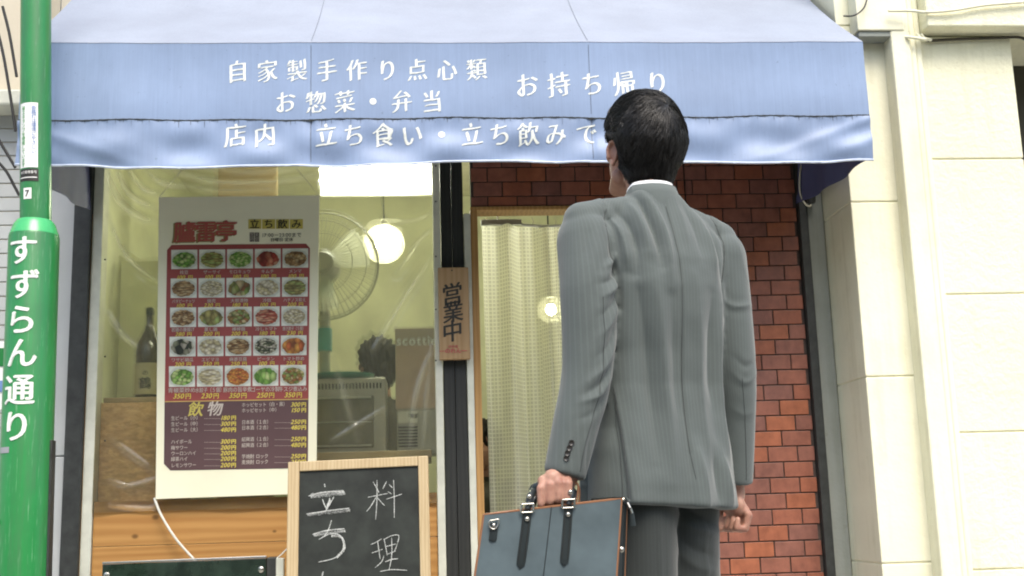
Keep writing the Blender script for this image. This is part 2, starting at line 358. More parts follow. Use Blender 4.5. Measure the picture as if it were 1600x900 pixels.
def wm(o):
    mt = Matrix.LocRotScale(o.location, o.rotation_euler, o.scale)
    return wm(o.parent) @ o.matrix_parent_inverse @ mt if o.parent else mt
def part(name, mb, mat, parent=None, smooth=None, bev=0, label=None, fixn=True):
    o = link(name, mb.mesh(name), mat, parent, smooth, bev, fixn)
    if label: o['label'] = label
    return o
def tag(o, label, cat, group=None, kind=None):
    o['label'] = label
    if cat: o['category'] = cat
    if group: o['group'] = group
    if kind: o['kind'] = kind
    return o
def thing(name, label, cat, loc, group=None):
    o = bpy.data.objects.new(name, None); COL.objects.link(o); o.location = loc; o.empty_display_size = .1
    return tag(o, label, cat, group)
def struct(name, mb, mat, **k):
    o = part(name, mb, mat, None, **k); o['kind'] = 'structure'; return o

# ---- lettering: glyph outlines of the built-in font, turned into mesh
_G = {}
def glyph(ch, bold=0., cut=0.):
    key = (ch, bold, cut)
    if key not in _G:
        c = bpy.data.curves.new('g', 'FONT'); c.body = ch; c.size = 1; c.offset = bold; c.resolution_u = 4
        o = bpy.data.objects.new('g', c); COL.objects.link(o)
        me = bpy.data.meshes.new_from_object(o.evaluated_get(bpy.context.evaluated_depsgraph_get()))
        bpy.data.objects.remove(o); bpy.data.curves.remove(c)
        if cut:
            bm = bmesh.new(); bm.from_mesh(me)
            for ax in ((1, 0, 0), (0, 1, 0)):
                k = -1.
                while k < 1.6:
                    bmesh.ops.bisect_plane(bm, geom=bm.verts[:] + bm.edges[:] + bm.faces[:], plane_co=Vector(ax) * k, plane_no=ax); k += cut
            bm.to_mesh(me); bm.free()
        vs = np.array([v.co[:2] for v in me.vertices]) if len(me.vertices) else np.zeros((0, 2))
        _G[key] = (vs, [tuple(p.vertices) for p in me.polygons], (vs[:, 0].max() if len(vs) else .3)); bpy.data.meshes.remove(me)
    return _G[key]
def put(mb, ch, cx, cz, size, fn, bold=0., shear=0., slant=0., cut=0., wx=1., thin=0., nib=None):
    """one glyph, centred at (cx, cz) on a surface fn(x, z) -> world point"""
    vs, fs, _ = glyph(ch, thin, cut)
    if not len(vs): return
    wide = ord(ch) > 0x2e7f
    mx = .5 if wide else (vs[:, 0].max() + vs[:, 0].min()) / 2; mz = .38 if wide else .35
    pts = []
    for x, y in vs:
        if nib: nv_ = noise_v((x * 4.5 + cx * 31, y * 4.5, cz * 17)); x += nv_[0] * .022; y += nv_[1] * .022
        a, b = (x - mx), (y - mz); b += shear * a; a += slant * b
        pts.append(fn(cx + a * size * wx, cz + b * size))
    if not bold: mb.add(pts, fs)
    for k, (dx, dz) in enumerate([(nib[0] * q, nib[1] * q) for q in (-1, -.5, 0, .5, 1)] if nib else ((1, .25), (-1, -.25), (.3, .55), (-.3, -.55))) if bold else ():
        mb.add([(p[0] + dx * bold * size * 1.1, p[1] - .00012 * k, p[2] + dz * bold * size * 1.1) for p in pts], fs)
def line_text(mb, s, x0, z, size, fn, adv=None, center=False, **k):
    ws = []
    for ch in s:
        wide = ord(ch) > 0x2e7f; w = 1. if wide else (.33 if ch == ' ' else (glyph(ch)[2] + .07)); ws.append((adv or 1.) * w * size if wide else w * size)
    x = x0 - (sum(ws) / 2 if center else 0)
    for ch, w in zip(s, ws):
        if ch != ' ': put(mb, ch, x + w / 2, z, size, fn, **k)
        x += w
    return x
noise_v = lambda p: noise.noise_vector(Vector(p))
def flat(y): return lambda x, z: (x, y, z)

# ---- voxel union of overlapping solids, smoothed into one skin
def remesh(mb, voxel, smooth=4, factor=.5):
    me = mb.mesh('tmp'); bm = bmesh.new(); bm.from_mesh(me); bmesh.ops.recalc_face_normals(bm, faces=bm.faces); bm.to_mesh(me); bm.free()
    o = bpy.data.objects.new('tmp', me); COL.objects.link(o)
    r = o.modifiers.new('r', 'REMESH'); r.mode = 'VOXEL'; r.voxel_size = voxel
    if smooth: q = o.modifiers.new('s', 'SMOOTH'); q.factor = factor; q.iterations = smooth
    out = bpy.data.meshes.new_from_object(o.evaluated_get(bpy.context.evaluated_depsgraph_get()))
    bpy.data.objects.remove(o); bpy.data.meshes.remove(me); return out
def getv(me):
    a = np.empty(len(me.vertices) * 3); me.vertices.foreach_get('co', a); return a.reshape(-1, 3)
def getn(me):
    a = np.empty(len(me.vertices) * 3); me.vertex_normals.foreach_get('vector', a); return a.reshape(-1, 3)
def setv(me, a): me.vertices.foreach_set('co', a.ravel()); me.update()
def dist_poly(P, poly):
    """distance of points P (n x k) to a polyline and the position along it, 0..1"""
    poly = np.array(poly, float); best = np.full(len(P), 1e9); tt = np.zeros(len(P)); L = np.linalg.norm(np.diff(poly, axis=0), axis=1); acc = 0; tot = L.sum()
    for i in range(len(poly) - 1):
        a, b = poly[i], poly[i + 1]; d = b - a; t = np.clip(((P - a) @ d) / (d @ d + 1e-12), 0, 1); q = np.linalg.norm(P - (a + t[:, None] * d), axis=1)
        k = q < best; best[k] = q[k]; tt[k] = (acc + t[k] * L[i]) / tot; acc += L[i]
    return best, tt
def spline(pts, n=8):
    pts = [np.array(p, float) for p in pts]; out = []
    for i in range(len(pts) - 1):
        p0, p1, p2, p3 = pts[max(i - 1, 0)], pts[i], pts[i + 1], pts[min(i + 2, len(pts) - 1)]
        for k in range(n):
            t = k / n; out.append(.5 * (2 * p1 + (p2 - p0) * t + (2 * p0 - 5 * p1 + 4 * p2 - p3) * t * t + (3 * p1 - p0 - 3 * p2 + p3) * t ** 3))
    out.append(pts[-1]); return out

# ================================================================== ground
struct('road', MB().grid(lambda u, v: (-60 + 120 * u, -60 + 58.2 * v - .9, -.10 ), 4, 4), M['asphalt'])
struct('pavement', MB().box(-60, 60, -2.6, 30, -.3, 0), M['paving'], bev=.02)

# ================================================================== shop building
shop = thing('shop_building', 'small eatery front with red tile wall, black posts and window under the blue awning', 'building', (0, 0, 0))
def tiles(x0, x1, z0, z1, y, ox=0., n=(.1185, .0603), holes=()):
    vs = MB(); tone = []
    r = 0; z = z1
    while z > z0 + .004:
        za = max(z - n[1], z0); x = x0 - ((ox + (n[0] / 2 if r % 2 else 0)) % n[0])
        c = 0
        while x < x1 - .003:
            a, b = max(x, x0), min(x + n[0], x1)
            if b - a > .012:
                j = .0024; e = RNG.uniform(-.0012, .0012)
                vs.box(a + j, b - j, y - .007 + e, y + .01, za + j, z - j)
                t = RNG.uniform(0, .62)
                if (c + r // 2) % 3 == 0: t = RNG.uniform(.6, 1)
                tone += [t] * 6
            x += n[0]; c += 1
        z -= n[1]; r += 1
    return vs, tone
def tile_part(name, x0, x1, z0, z1, y, ox, parent):
    mb, tone = tiles(x0, x1, z0, z1, y, ox); o = part(name, mb, M['tile'], parent, bev=.0016)
    a = o.data.attributes.new('tone', 'FLOAT', 'FACE'); a.data.foreach_set('value', tone)
    part('mortar', MB().box(x0, x1, y, y + .05, z0, z1), M['mortar'], o); return o
tile_part('brick_wall', 1.045, 1.500, 0, 2.30, 0, .03, shop)
tile_part('brick_lintel', .172, 1.043, 2.018, 2.30, 0, .05, shop)
part('wall', MB().box(-1.47, 1.53, .012, .15, 2.302, 4.6).box(1.055, 1.53, .052, .18, 0, 2.30).box(-1.47, -1.31, .06, .2, 0, 2.3), M['beige_wall'], shop)
part('corner_post', MB().box(-1.368, -1.303, -.05, .055, 0, 2.30), M['black'], shop, bev=.003)
part('corner_post', MB().box(1.501, 1.536, -.035, .05, 0, 2.30), M['black'], shop, bev=.003)
part('corner_post', MB().box(.050, .0935, -.012, .09, 0, 2.30).box(.0955, .140, -.012, .09, 0, 2.30), M['blackwood'], shop, bev=.002)
part('metal_panel', MB().box(-1.475, -1.37, -.02, .055, 0, W(100, 714, 0).z).box(-1.475, -1.37, -.02, .055, W(100, 714, 0).z + .004, 2.30), M['grey_panel'], shop, bev=.004)
wf = part('window_frame', MB().box(-1.301, -1.262, -.03, .05, .0, 2.30), M['white_frame'], shop, bev=.003); part('window_frame', MB().box(.018, .048, -.03, .05, 0, 2.30), M['white_frame'], shop, bev=.003)
part('timber_strip', MB().box(-1.3025, -1.3015, -.028, .05, .0, 2.0), M['jamb'], shop)
df = part('door_frame', MB().box(.142, .168, -.022, .05, 0, 1.985), M['white_frame'], shop, bev=.002)
part('door_jamb', MB().box(.169, .197, -.012, .09, 0, 2.0).box(.169, 1.044, -.012, .09, 2.0005, 2.016).box(1.012, 1.044, -.010, .09, 0, 2.0), M['jamb'], shop, bev=.002)
def planks():
    mb = MB(); z = W(200, 783, 0).z; k = 0
    for h in (.165, .165, .16, .155, .15):
        mb.box(-1.26, .017, -.020 + .001 * (k % 2), .02, z - h + .001, z); z -= h; k += 1
    return mb
part('wood_panel', planks(), M['pine'], shop, bev=.002)
# the wrinkled clear vinyl stretched over the window opening
def vinyl():
    x0, x1, z0, z1 = -1.262, .018, W(200, 800, 0).z, 2.29; nu, nv = 260, 290
    X, Z = np.meshgrid(np.linspace(x0, x1, nu + 1), np.linspace(z0, z1, nv + 1)); P = np.stack([X.ravel(), Z.ravel()], 1); y = np.full(len(P), -.030)
    global FOLD
    FOLD = np.zeros(len(P)); y += .0025 * np.sin(P[:, 0] * 9 + P[:, 1] * 5) + .002 * np.sin(P[:, 0] * 23 - P[:, 1] * 11)
    pl = [([(168, 262), (190, 315), (225, 342), (252, 350)], .010, .012), ([(182, 260), (205, 305), (250, 330)], .009, .010), ([(200, 258), (225, 295), (260, 308)], .008, .009),
          ([(225, 258), (250, 285), (300, 295)], .007, .009), ([(172, 340), (192, 385), (212, 412), (245, 440)], .008, .007), ([(178, 350), (200, 400)], .004, .005), ([(172, 492), (192, 522), (215, 545)], .006, .006),
          ([(255, 262), (330, 285), (420, 288), (492, 276)], .007, .010), ([(260, 285), (340, 300), (460, 298)], .006, .009), ([(300, 262), (400, 272), (495, 262)], .005, .007),
          ([(676, 360), (650, 385), (620, 430)], .006, .006), ([(676, 405), (640, 455), (596, 530), (585, 548)], .007, .006), ([(676, 330), (655, 345), (600, 352)], .004, .006), ([(520, 560), (560, 690)], .004, .008),
          ([(678, 540), (650, 620), (640, 700)], .006, .007), ([(672, 560), (660, 700)], .005, .006), ([(600, 640), (520, 690)], .004, .006), ([(175, 790), (240, 795), (250, 770)], .005, .006), ([(180, 690), (240, 735)], .004, .008), ([(176, 752), (205, 760), (250, 748)], .005, .006)]
    for pts, amp, w in pl:
        w *= 1.5
        q = spline([tuple(W(a, b, 0)[k] for k in (0, 2)) for a, b in pts], 6); d, t = dist_poly(P, q); f = np.sin(np.clip(t, .06, .94) * PI) ** .5; FOLD = np.maximum(FOLD, f * np.exp(-(d / w) ** 2) * amp / .010)
        y -= amp * f * (np.exp(-(d / w) ** 2) - .45 * np.exp(-((d - 1.8 * w) / (1.2 * w)) ** 2))
    e = np.minimum(np.minimum(P[:, 0] - x0, x1 - P[:, 0]), z1 - P[:, 1]); y = -.033 + (y + .033) * np.clip(e / .02, 0, 1); y = np.clip(y, -.05, -.0225)
    mb = MB(); mb.add(np.stack([P[:, 0], y, P[:, 1]], 1), [(j * (nu + 1) + i, j * (nu + 1) + i + 1, (j + 1) * (nu + 1) + i + 1, (j + 1) * (nu + 1) + i) for j in range(nv) for i in range(nu)])
    return mb
FOLD = None
vs_ = part('vinyl_sheet', vinyl(), M['vinyl'], shop, smooth=180, fixn=False); vs_.data.attributes.new('fold', 'FLOAT', 'POINT').data.foreach_set('value', FOLD.astype(np.float32))
tk = MB()
for vv in (265, 320, 405, 487, 566): p = W(681, vv, 0); tk.lathe([(.0035, 0), (.0035, -.002), (.001, -.004)], (p.x, -.0505, p.z), 8, 'y')
for vv in (410, 560, 690): p = W(170, vv, 0); tk.lathe([(.0035, 0), (.0035, -.002), (.001, -.004)], (p.x, -.052, p.z), 8, 'y')
part('tack', tk, M['black'], wf)
# interior shell
part('interior_wall', MB().box(-1.5, 1.6, 2.4, 2.5, 0, 2.75).box(-1.5, -1.40, .2, 2.4, 0, 2.75).box(1.5, 1.6, .18, 2.4, 0, 2.75), M['wall_in'], shop)
part('interior_panel', MB().box(-1.39, -.95, .75, .79, 0, 1.98).box(-.94, -.62, 2.36, 2.398, 0, 2.2), M['wall_in'], shop, bev=.004)
part('interior_panel', MB().box(-1.0, -.72, .95, .99, 0, 2.55), M['wall_brown'], shop, bev=.004, label='brown interior partition')
part('ceiling', MB().box(-1.5, 1.6, .16, 2.5, 2.72, 2.78), M['ceiling'], shop)
part('interior_floor', MB().box(-1.5, 1.6, .1, 2.5, .001, .02), M['dark_in'], shop)

# ================================================================== awning
AY = -.65; AX0, AX1 = -1.385, 1.580; ZF, ZS, ZB = 2.445, 2.166, 2.000; ZW = 2.97
aw = thing('awning', 'blue vinyl shop awning with white brush lettering over the eatery front', 'awning', (0, 0, 2.1))
def fascia_y(x, z): return AY + .003 * math.sin(x * 7 + z * 3) + .0012 * math.sin(x * 31) + .002 * math.sin(z * 22)
def roof(u, v):
    x = AX0 + (AX1 - AX0) * u; y = (fascia_y(x, ZF) - .0012) * (1 - v) + .012 * v; z = ZF + .0006 + (ZW - ZF) * v - .018 * math.sin(PI * v) - .010 * math.sin(PI * v) * abs(math.sin(3 * PI * u)); return (x, y, z)
mb = MB().grid(roof, 90, 14)
part('canopy', mb, M['awning_top'], aw, smooth=60)
def sagz(x): return .002 * math.sin(x * 5.1 + 1) + .0022 * math.sin(x * 17) - .0035 * (1 - x / 1.6) * .0
def fas(u, v):
    x = AX0 + (AX1 - AX0) * u; zt = ZF; zb = ZS + sagz(x); z = zb + (zt - zb) * v; return (x, fascia_y(x, z), z)
part('fascia', MB().grid(fas, 150, 16), M['awning'], aw, smooth=60)
SEAMS = [W(486, 120, AY).x, W(921, 120, AY).x]
def val_y(x, z):
    t = (ZS - z) / (ZS - ZB); t = min(max(t, 0), 1)
    y = AY - .004
    a = .45 * (.013 * math.sin(9.2 * x + 5.5 * t + .7 * math.sin(2.3 * x)) + .009 * math.sin(15 * x - 6 * t + 1.2 * math.sin(3.1 * x + 1)) + .004 * math.sin(33 * x + 5 * t))
    y += a * (math.sin(min(t * 1.25, 1) * PI * .5)) * (.75 + .25 * t)
    y += .0018 * math.sin(x * 2 * PI / .062) * math.exp(-t / .10)
    # diagonal tension folds at the two ends
    for xe, sg in ((AX1, -1), (AX0, 1)):
        q = abs(x - xe)
        y -= .007 * math.exp(-((t - .08 - q * 2.2) / .13) ** 2) * math.exp(-q / .32) + .006 * math.exp(-((t - .55 - q * 2.2) / .15) ** 2) * math.exp(-q / .22)
    for s in SEAMS: y += .006 * math.exp(-((x - s) / .012) ** 2) * (1 - .3 * t)
    return y
def val_b(x): return ZB + .006 * math.sin(x * 3.3 + .5) + .004 * math.sin(x * 9) + .0015 * math.sin(x * 26)
def valf(u, v):
    x = AX0 + (AX1 - AX0) * u; zt = ZS + sagz(x) - .005; zb = val_b(x); z = zb + (zt - zb) * v; return (x, val_y(x, z), z)
vl = part('valance', MB().grid(valf, 560, 34), M['valance'], aw, smooth=180)
mb = MB(); mb.tube([(AX0 + (AX1 - AX0) * i / 300, val_y(AX0 + (AX1 - AX0) * i / 300, val_b(AX0 + (AX1 - AX0) * i / 300)) - .001, val_b(AX0 + (AX1 - AX0) * i / 300)) for i in range(301)], .0042, 6)
part('hem', mb, M['awning_hem'], vl, smooth=60)
mb = MB()      # laced seam between fascia and valance, with grime runs
mb.tube([(AX0 + (AX1 - AX0) * i / 400, AY - .004, ZS + sagz(AX0 + (AX1 - AX0) * i / 400) - .002 + .0005 * math.sin(i * 1.9)) for i in range(401)], .0026, 6)
x = AX0 + .02
while x < AX1 - .02:
    L = RNG.choice([.005, .010, .016, .026], p=[.35, .35, .22, .08]); w = RNG.uniform(.0005, .0014); zt = ZS + sagz(x) - .004
    mb.add([(x + s * w * (1 - .7 * k / 3), val_y(x, zt - L * k / 3) - .0022, zt - L * k / 3) for k in range(4) for s in (-1, 1)], [(2 * k, 2 * k + 1, 2 * k + 3, 2 * k + 2) for k in range(3)])
    x += RNG.uniform(.008, .034)
part('seam_lacing', mb, M['grime'], aw)
mb = MB()
for s in SEAMS:
    mb.add([(s + d, fascia_y(s, ZS + .01 + (ZF - ZS - .02) * k / 12) - .0015, ZS + .01 + (ZF - ZS - .02) * k / 12) for k in range(13) for d in (-.0007, .0007)], [(2 * k, 2 * k + 1, 2 * k + 3, 2 * k + 2) for k in range(12)])
    mb.add([(s + d, val_y(s + d, ZB + .012 + (ZS - ZB - .02) * k / 12) - .0018, ZB + .012 + (ZS - ZB - .02) * k / 12) for k in range(13) for d in (-.0008, .0008)], [(2 * k, 2 * k + 1, 2 * k + 3, 2 * k + 2) for k in range(12)])
    mb.add([tuple(Vector(roof((s - AX0) / (AX1 - AX0) + d, .02 + .9 * k / 12)) + Vector((0, -.001, .0016))) for k in range(13) for d in (-.0002, .0002)], [(2 * k, 2 * k + 1, 2 * k + 3, 2 * k + 2) for k in range(12)])
part('welt_seam', mb, M['grime'], aw)
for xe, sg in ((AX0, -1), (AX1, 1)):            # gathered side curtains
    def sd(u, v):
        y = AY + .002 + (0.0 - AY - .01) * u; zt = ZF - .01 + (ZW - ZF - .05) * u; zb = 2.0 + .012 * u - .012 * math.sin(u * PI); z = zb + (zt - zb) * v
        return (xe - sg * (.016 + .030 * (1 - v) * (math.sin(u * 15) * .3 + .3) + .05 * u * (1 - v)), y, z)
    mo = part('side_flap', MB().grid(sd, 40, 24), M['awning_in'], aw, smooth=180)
fr = MB()
for x in (AX0 + .03, SEAMS[0], SEAMS[1], AX1 - .03): fr.tube([(x, .01, ZW - .04), (x, AY + .03, ZF - .02), (x, AY + .03, ZS + .015)], .011, 8)
for z in (ZF - .02, ZS + .015): fr.tube([(AX0 + .03, AY + .03, z), (AX1 - .03, AY + .03, z)], .011, 8)
part('frame', fr, M['steel_band'], aw, smooth=60)
def awtext(name, chars, hpx, surf, parent):
    mb = MB()
    for ch, u, v in chars:
        p = W(u, v, AY)
        if ch == '・':
            mb.add([surf(p.x + .012 * math.cos(a * PI / 8), p.z + .012 * math.sin(a * PI / 8)) for a in range(16)], [tuple(range(16))]); continue
        put(mb, ch, p.x, p.z, hpx / 455 * 1.04, surf, bold=.027, shear=.12, slant=-.03, cut=.09, wx=.86, thin=-.016, nib=(1, .5))
    return part(name, mb, M['letter'], parent)
sF = lambda x, z: (x, fascia_y(x, z) - .0010, z)
sV = lambda x, z: (x, val_y(x, z) - .0014, z)
l1 = [(c, 371 + i * 46.6 + (i > 4) * 1, 111 - i * .4) for i, c in enumerate('自家製手作り点心類')]
l2 = [(c, u, 160 - i * .3) for i, (c, u) in enumerate(zip('お惣菜・弁当', (446, 494, 539, 583, 628, 675)))]
l3 = [(c, u, 133 - i * .8) for i, (c, u) in enumerate(zip('お持ち帰り', (823, 873, 925, 975, 1027)))]
l4 = [(c, u, 212 - i * .2) for i, (c, u) in enumerate(zip('店内立ち食い・立ち飲みできます', (368, 414, 510, 553, 599, 644, 690, 737, 781, 825, 868, 917, 963, 1008, 1052)))]
fa = [o for o in aw.children if o.name.startswith('fascia')][0]
awtext('lettering', l1, 38, sF, fa); awtext('lettering', l2, 38, sF, fa); awtext('lettering', l3, 43, sF, fa); awtext('lettering', l4, 40, sV, vl)

# ================================================================== right-hand cream building
nb = thing('cream_building', 'cream rendered building with grooved pilaster and textured blocks right of the eatery', 'building', (2.2, -.2, 0))
def course(x0, x1, y0, y1, zs, mat, name, gap=.005):
    mb = MB()
    for a, b in zip(zs[:-1], zs[1:]): mb.box(x0, x1, y0, y1, a + gap / 2, b - gap / 2)
    mb.box(x0 + .004, x1 - .004, y0 + .006, y1, zs[0], zs[-1]); return part(name, mb, mat, nb, bev=.004)
za = [0, W(1400, 880, -.33).z, W(1390, 588, -.33).z, W(1380, 315, -.33).z, W(1380, 40, -.33).z, 4.5]
course(1.607, 1.868, -.33, .3, za, M['cream'], 'pilaster')
part('concrete_jamb', MB().box(1.538, 1.605, -.02, .06, 0, 2.9), M['concrete'], nb, bev=.004)
xb = W(1418, 330, -.41).x
part('moulding', MB().box(xb, xb + .075, -.41, -.2, 0, 4.5).box(xb + .077, xb + .100, -.40, -.2, 0, 4.5).box(xb + .102, xb + .125, -.392, -.2, 0, 4.5), M['cream'], nb, bev=.006)
part('recess', MB().box(1.87, xb - .002, -.25, -.1, 0, 4.5), M['cream'], nb)
xc0 = xb + .127; xc1 = W(1594, 200, -.37).x
zc = [0, W(1540, 890, -.37).z, W(1540, 675, -.37).z, W(1540, 459, -.37).z, W(1540, 248, -.37).z, W(1540, 56, -.37).z]
course(xc0, xc1, -.37, .2, zc, M['cream_rough'], 'block_wall')
part('cornice', MB().box(xc0 - .0, xc1 + 1.2, -.46, .2, zc[-1] + .002, zc[-1] + .30).box(xc0, xc1 + 1.2, -.40, .2, zc[-1] + .305, 4.5), M['cream_rough'], nb, bev=.006)
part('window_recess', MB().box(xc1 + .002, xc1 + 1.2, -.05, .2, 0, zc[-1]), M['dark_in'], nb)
p0, p1 = W(1340, 30, -.42), W(1414, 46, -.42)
bx = thing('junction_box', 'cream painted square service box on the pilaster beside the awning top', 'junction box', (p0.x, -.40, p1.z))
part('box_body', MB().box(p0.x, p1.x, -.415, -.333, p1.z, p1.z + .25), M['cream'], bx, bev=.004)
part('bracket', MB().box(p0.x + .005, p1.x - .03, -.405, -.335, p1.z - .022, p1.z - .002), M['concrete'], bx, bev=.002)
def cable(name, pts, r, mat, label, cat='cable', group=None, n=8):
    o = part(name, MB().tube(spline(pts, 8), r, n), mat, None, smooth=60); return tag(o, label, cat, group)
cable('wall_cable', [W(1388, 17, -.44), W(1425, 17, -.45), W(1447, 19, -.47), W(1490, 16, -.475), W(1540, 8, -.475), W(1605, 3, -.475)], .006, M['cream'], 'cream painted cable running along the upper cornice at the right')
cable('wall_cable', [W(1372, 52, -.34), W(1385, 62, -.35), W(1402, 60, -.36), W(1420, 58, -.42), W(1447, 62, -.43)], .006, M['cream'], 'cream cable looping under the service box to the moulding')
cable('wall_cable', [W(1447, 64, -.385), W(1500, 61, -.385), W(1560, 59, -.385), W(1590, 58, -.385), W(1604, 62, -.385)], .006, M['dark_in'], 'dark cable tucked under the cornice above the textured blocks')
cable('wall_cable', [W(1405, -10, -.37), W(1407, 8, -.37), W(1402, 18, -.37), W(1392, 20, -.37)], .005, M['cream'], 'short cream conduit bending down beside the service box')
cable('wall_cable', [W(1356, -8, -.43), W(1350, 12, -.44), W(1335, 24, -.45), W(1318, 25, -.42)], .003, M['cable'], 'thin dark green cable loop in front of the service box')
mb = MB()
for du in (0, 6): mb.tube([W(1433 + du, 54, -.41), W(1438 + du, 60, -.425), W(1449 + du, 63, -.42)], .006, 6)
tag(part('pipe_clip', mb, M['cream'], None, smooth=60), 'cream pipe clip at the top of the moulding', 'clip')
cable('hanging_cable', [W(1254, 250, -.06), W(1250, 270, -.07), W(1250, 300, -.07), W(1258, 318, -.07), W(1266, 322, -.06), W(1269, 312, -.05)], .0035, M['creamcable'], 'cream cable loop hanging under the right end of the awning')
p = W(1266, 300, -.05)
tag(part('cable_reel', MB().lathe([(.010, -.05), (.016, -.045), (.02, 0), (.016, .045), (.010, .05)], (p.x, -.055, p.z), 16), M['black'], None, smooth=50), 'small dark roller bracket behind the hanging cable loop', 'bracket')

# ================================================================== left-hand alley
lb = thing('tiled_building', 'beige building with pale tile courses seen in the narrow gap left of the pole', 'building', (-2.2, .3, 0))
mb = MB(); zt = W(15, 150, .3).z
z = 0
while z < zt: mb.box(-5, -1.56, .30, .5, z + .003, z + .058); z += .06
part('tile_cladding', mb, M['grey_panel'], lb, bev=.002); part('wall', MB().box(-5, -1.56, .306, .55, 0, zt).box(-5, -1.56, .28, .55, zt + .002, 5), M['beige_wall'], lb)
part('ledge', MB().box(-5, -1.56, .16, .30, zt - .09, zt - .02), M['white_frame'], lb, bev=.01)
for i, q in enumerate([[(-6, 40), (6, 90), (20, 175), (24, 205)], [(4, 10), (14, 50), (22, 95), (26, 120)], [(-4, 215), (8, 235), (20, 255), (24, 262)], [(-6, 250), (10, 268), (22, 290), (30, 305)]]):
    cable('drop_cable', [W(a, b, .02 + .05 * i) for a, b in q], .006, M['cable'], ['long black cable dropping steeply at the far left beside the pole', 'short black cable nearest the awning end at top left', 'upper of two slack black cables behind the pole at left', 'lower of two slack black cables behind the pole at left'][i])
ss = thing('street_sign', 'narrow green and white sign edge behind the pole at far left', 'sign', (W(4, 600, -.1).x, -.1, 0))
a, b = W(-60, 535, -.1), W(9, 640, -.1)
part('sign_panel', MB().box(a.x, b.x, -.1, -.06, b.z, a.z), M['sticker'], ss, bev=.003)
c_, d_ = W(-60, 545, -.105), W(7, 572, -.105); part('green_band', MB().box(a.x + .005, d_.x, -.1035, -.1005, d_.z, c_.z), M['green'], ss)
c_, d_ = W(-60, 596, -.105), W(7, 612, -.105); part('blue_band', MB().box(a.x + .005, d_.x, -.1035, -.1005, d_.z, c_.z), M['txtblue'], ss)
part('sign_post', MB().tube([(a.x + .02, -.05, 0), (a.x + .02, -.05, a.z)], .02, 10), M['steel_band'], ss, smooth=60)

# ================================================================== green street pole
PY = -.85; ax = W(53, 372, PY).x
pole = thing('street_pole', 'green enamelled street pole with white vertical street name on its thicker lower sleeve', 'pole', (ax, PY, 0))
zs = W(55, 372, PY).z; ztp = W(55, 346, PY).z; R0, R1 = .0475, .0765
axt = W(56.5, 346, PY).x
def polar(x, z, r, c): th = (x - c) / r; return (c + r * math.sin(th), PY - r * math.cos(th), z)
part('shaft', MB().lathe([(R0, ztp - .05), (R0, 5)], (axt, PY, 0), 40), M['green'], pole, smooth=50)
sv = part('sleeve', MB().lathe([(R1, 0), (R1, zs), (R1 - .003, zs + .010), (R0 + .012, ztp - .012), (R0 + .004, ztp)], (ax, PY, 0), 48), M['green'], pole, smooth=50)
part('collar', MB().lathe([(R1 - .0015, zs + .007), (R0 + .0155, ztp - .012), (R0 + .006, ztp + .001)], (ax, PY, 0), 48, cap=False), M['green_pale'], sv, smooth=60)
mb = MB(); cs = ax - .012
for ch, v, u in zip('すずらん通り', (390, 443, 498, 550, 608, 665), (43, 46, 42, 42, 38, 35)):
    p = W(u, v, PY - R1); put(mb, ch, cs + (u - 43 + (v - 390) * .033) / 480, p.z, .100, lambda x, z: polar(x, z, R1 + .0012, ax), bold=.022, cut=.06)
part('lettering', mb, M['letter'], sv)
def wrap_rect(mb, x0, x1, z0, z1, r, c, n=12):
    mb.add([polar(x0 + (x1 - x0) * i / n, z, r, c) for z in (z0, z1) for i in range(n + 1)], [(i, i + 1, i + n + 2, i + n + 1) for i in range(n)])
st = MB(); za_, zb_ = W(50, 168, PY).z, W(50, 268, PY).z; wrap_rect(st, axt - .047, axt + .020, zb_, za_, R0 + .0012, axt)
sk = part('sticker', st, M['sticker'], pole, smooth=180)
for col, s_, dx in (('txtblue', '街路灯は環境にやさしい', .008), ('txtgreen', '省エネランプを使用しています', -.028)):
    mb = MB(); n = len(s_); h = (za_ - zb_ - .012) / 14
    for i, ch in enumerate(s_): put(mb, ch, axt + dx, za_ - .010 - h * (i + .5), .0155, lambda x, z: polar(x, z, R0 + .002, axt), bold=.008)
    part('lettering', mb, M[col], sk)
st = MB(); za2, zb2 = W(50, 270, PY).z, W(50, 289, PY).z; wrap_rect(st, axt - .047, axt + .022, zb2, za2, R0 + .0012, axt); sk = part('sticker', st, M['ink'], pole, smooth=180)
mb = MB(); line_text(mb, '街灯管理番号', axt - .012, (za2 + zb2) / 2 + .009, .010, lambda x, z: polar(x, z, R0 + .002, axt), center=True)
wrap_rect(mb, axt - .044, axt + .018, zb2 + .010, zb2 + .013, R0 + .002, axt); part('lettering', mb, M['sticker'], sk)
st = MB(); p = W(48, 308, PY); cx7 = axt - .013; wrap_rect(st, cx7 - .014, cx7 + .014, p.z - .018, p.z + .018, R0 + .0012, axt, 6); sk = part('number_plate', st, M['sticker'], pole, smooth=180)
mb = MB(); put(mb, '7', cx7, p.z, .030, lambda x, z: polar(x, z, R0 + .002, axt), bold=.02); part('lettering', mb, M['ink'], sk)
st = MB(); p = W(20, 705, PY); wrap_rect(st, ax - .075, ax - .030, p.z - .009, p.z + .009, R1 + .001, ax); part('tape', st, M['steel_band'], sv, smooth=180)
st = MB(); p = W(10, 815, PY); st.box(ax - .0835, ax - .062, PY - .06, PY - .035, p.z - .008, p.z + .008); part('lock', st, M['steel'], sv, bev=.003)
mb = MB(); p = W(83, 688, PY); mb.box(ax + R1 - .010, ax + R1 + .004, PY - .02, PY + .02, p.z - .45, p.z); part('hatch_edge', mb, M['black'], sv, bev=.002)
for o in pole.children_recursive:
    for v in o.data.vertices: v.co.x += (-.045 if v.co.z > ztp - .03 else -.014) * (v.co.z - ztp)
part('base_plate', MB().lathe([(.15, 0), (.15, .012), (.09, .02)], (ax, PY, 0), 32), M['green'], pole, smooth=40)

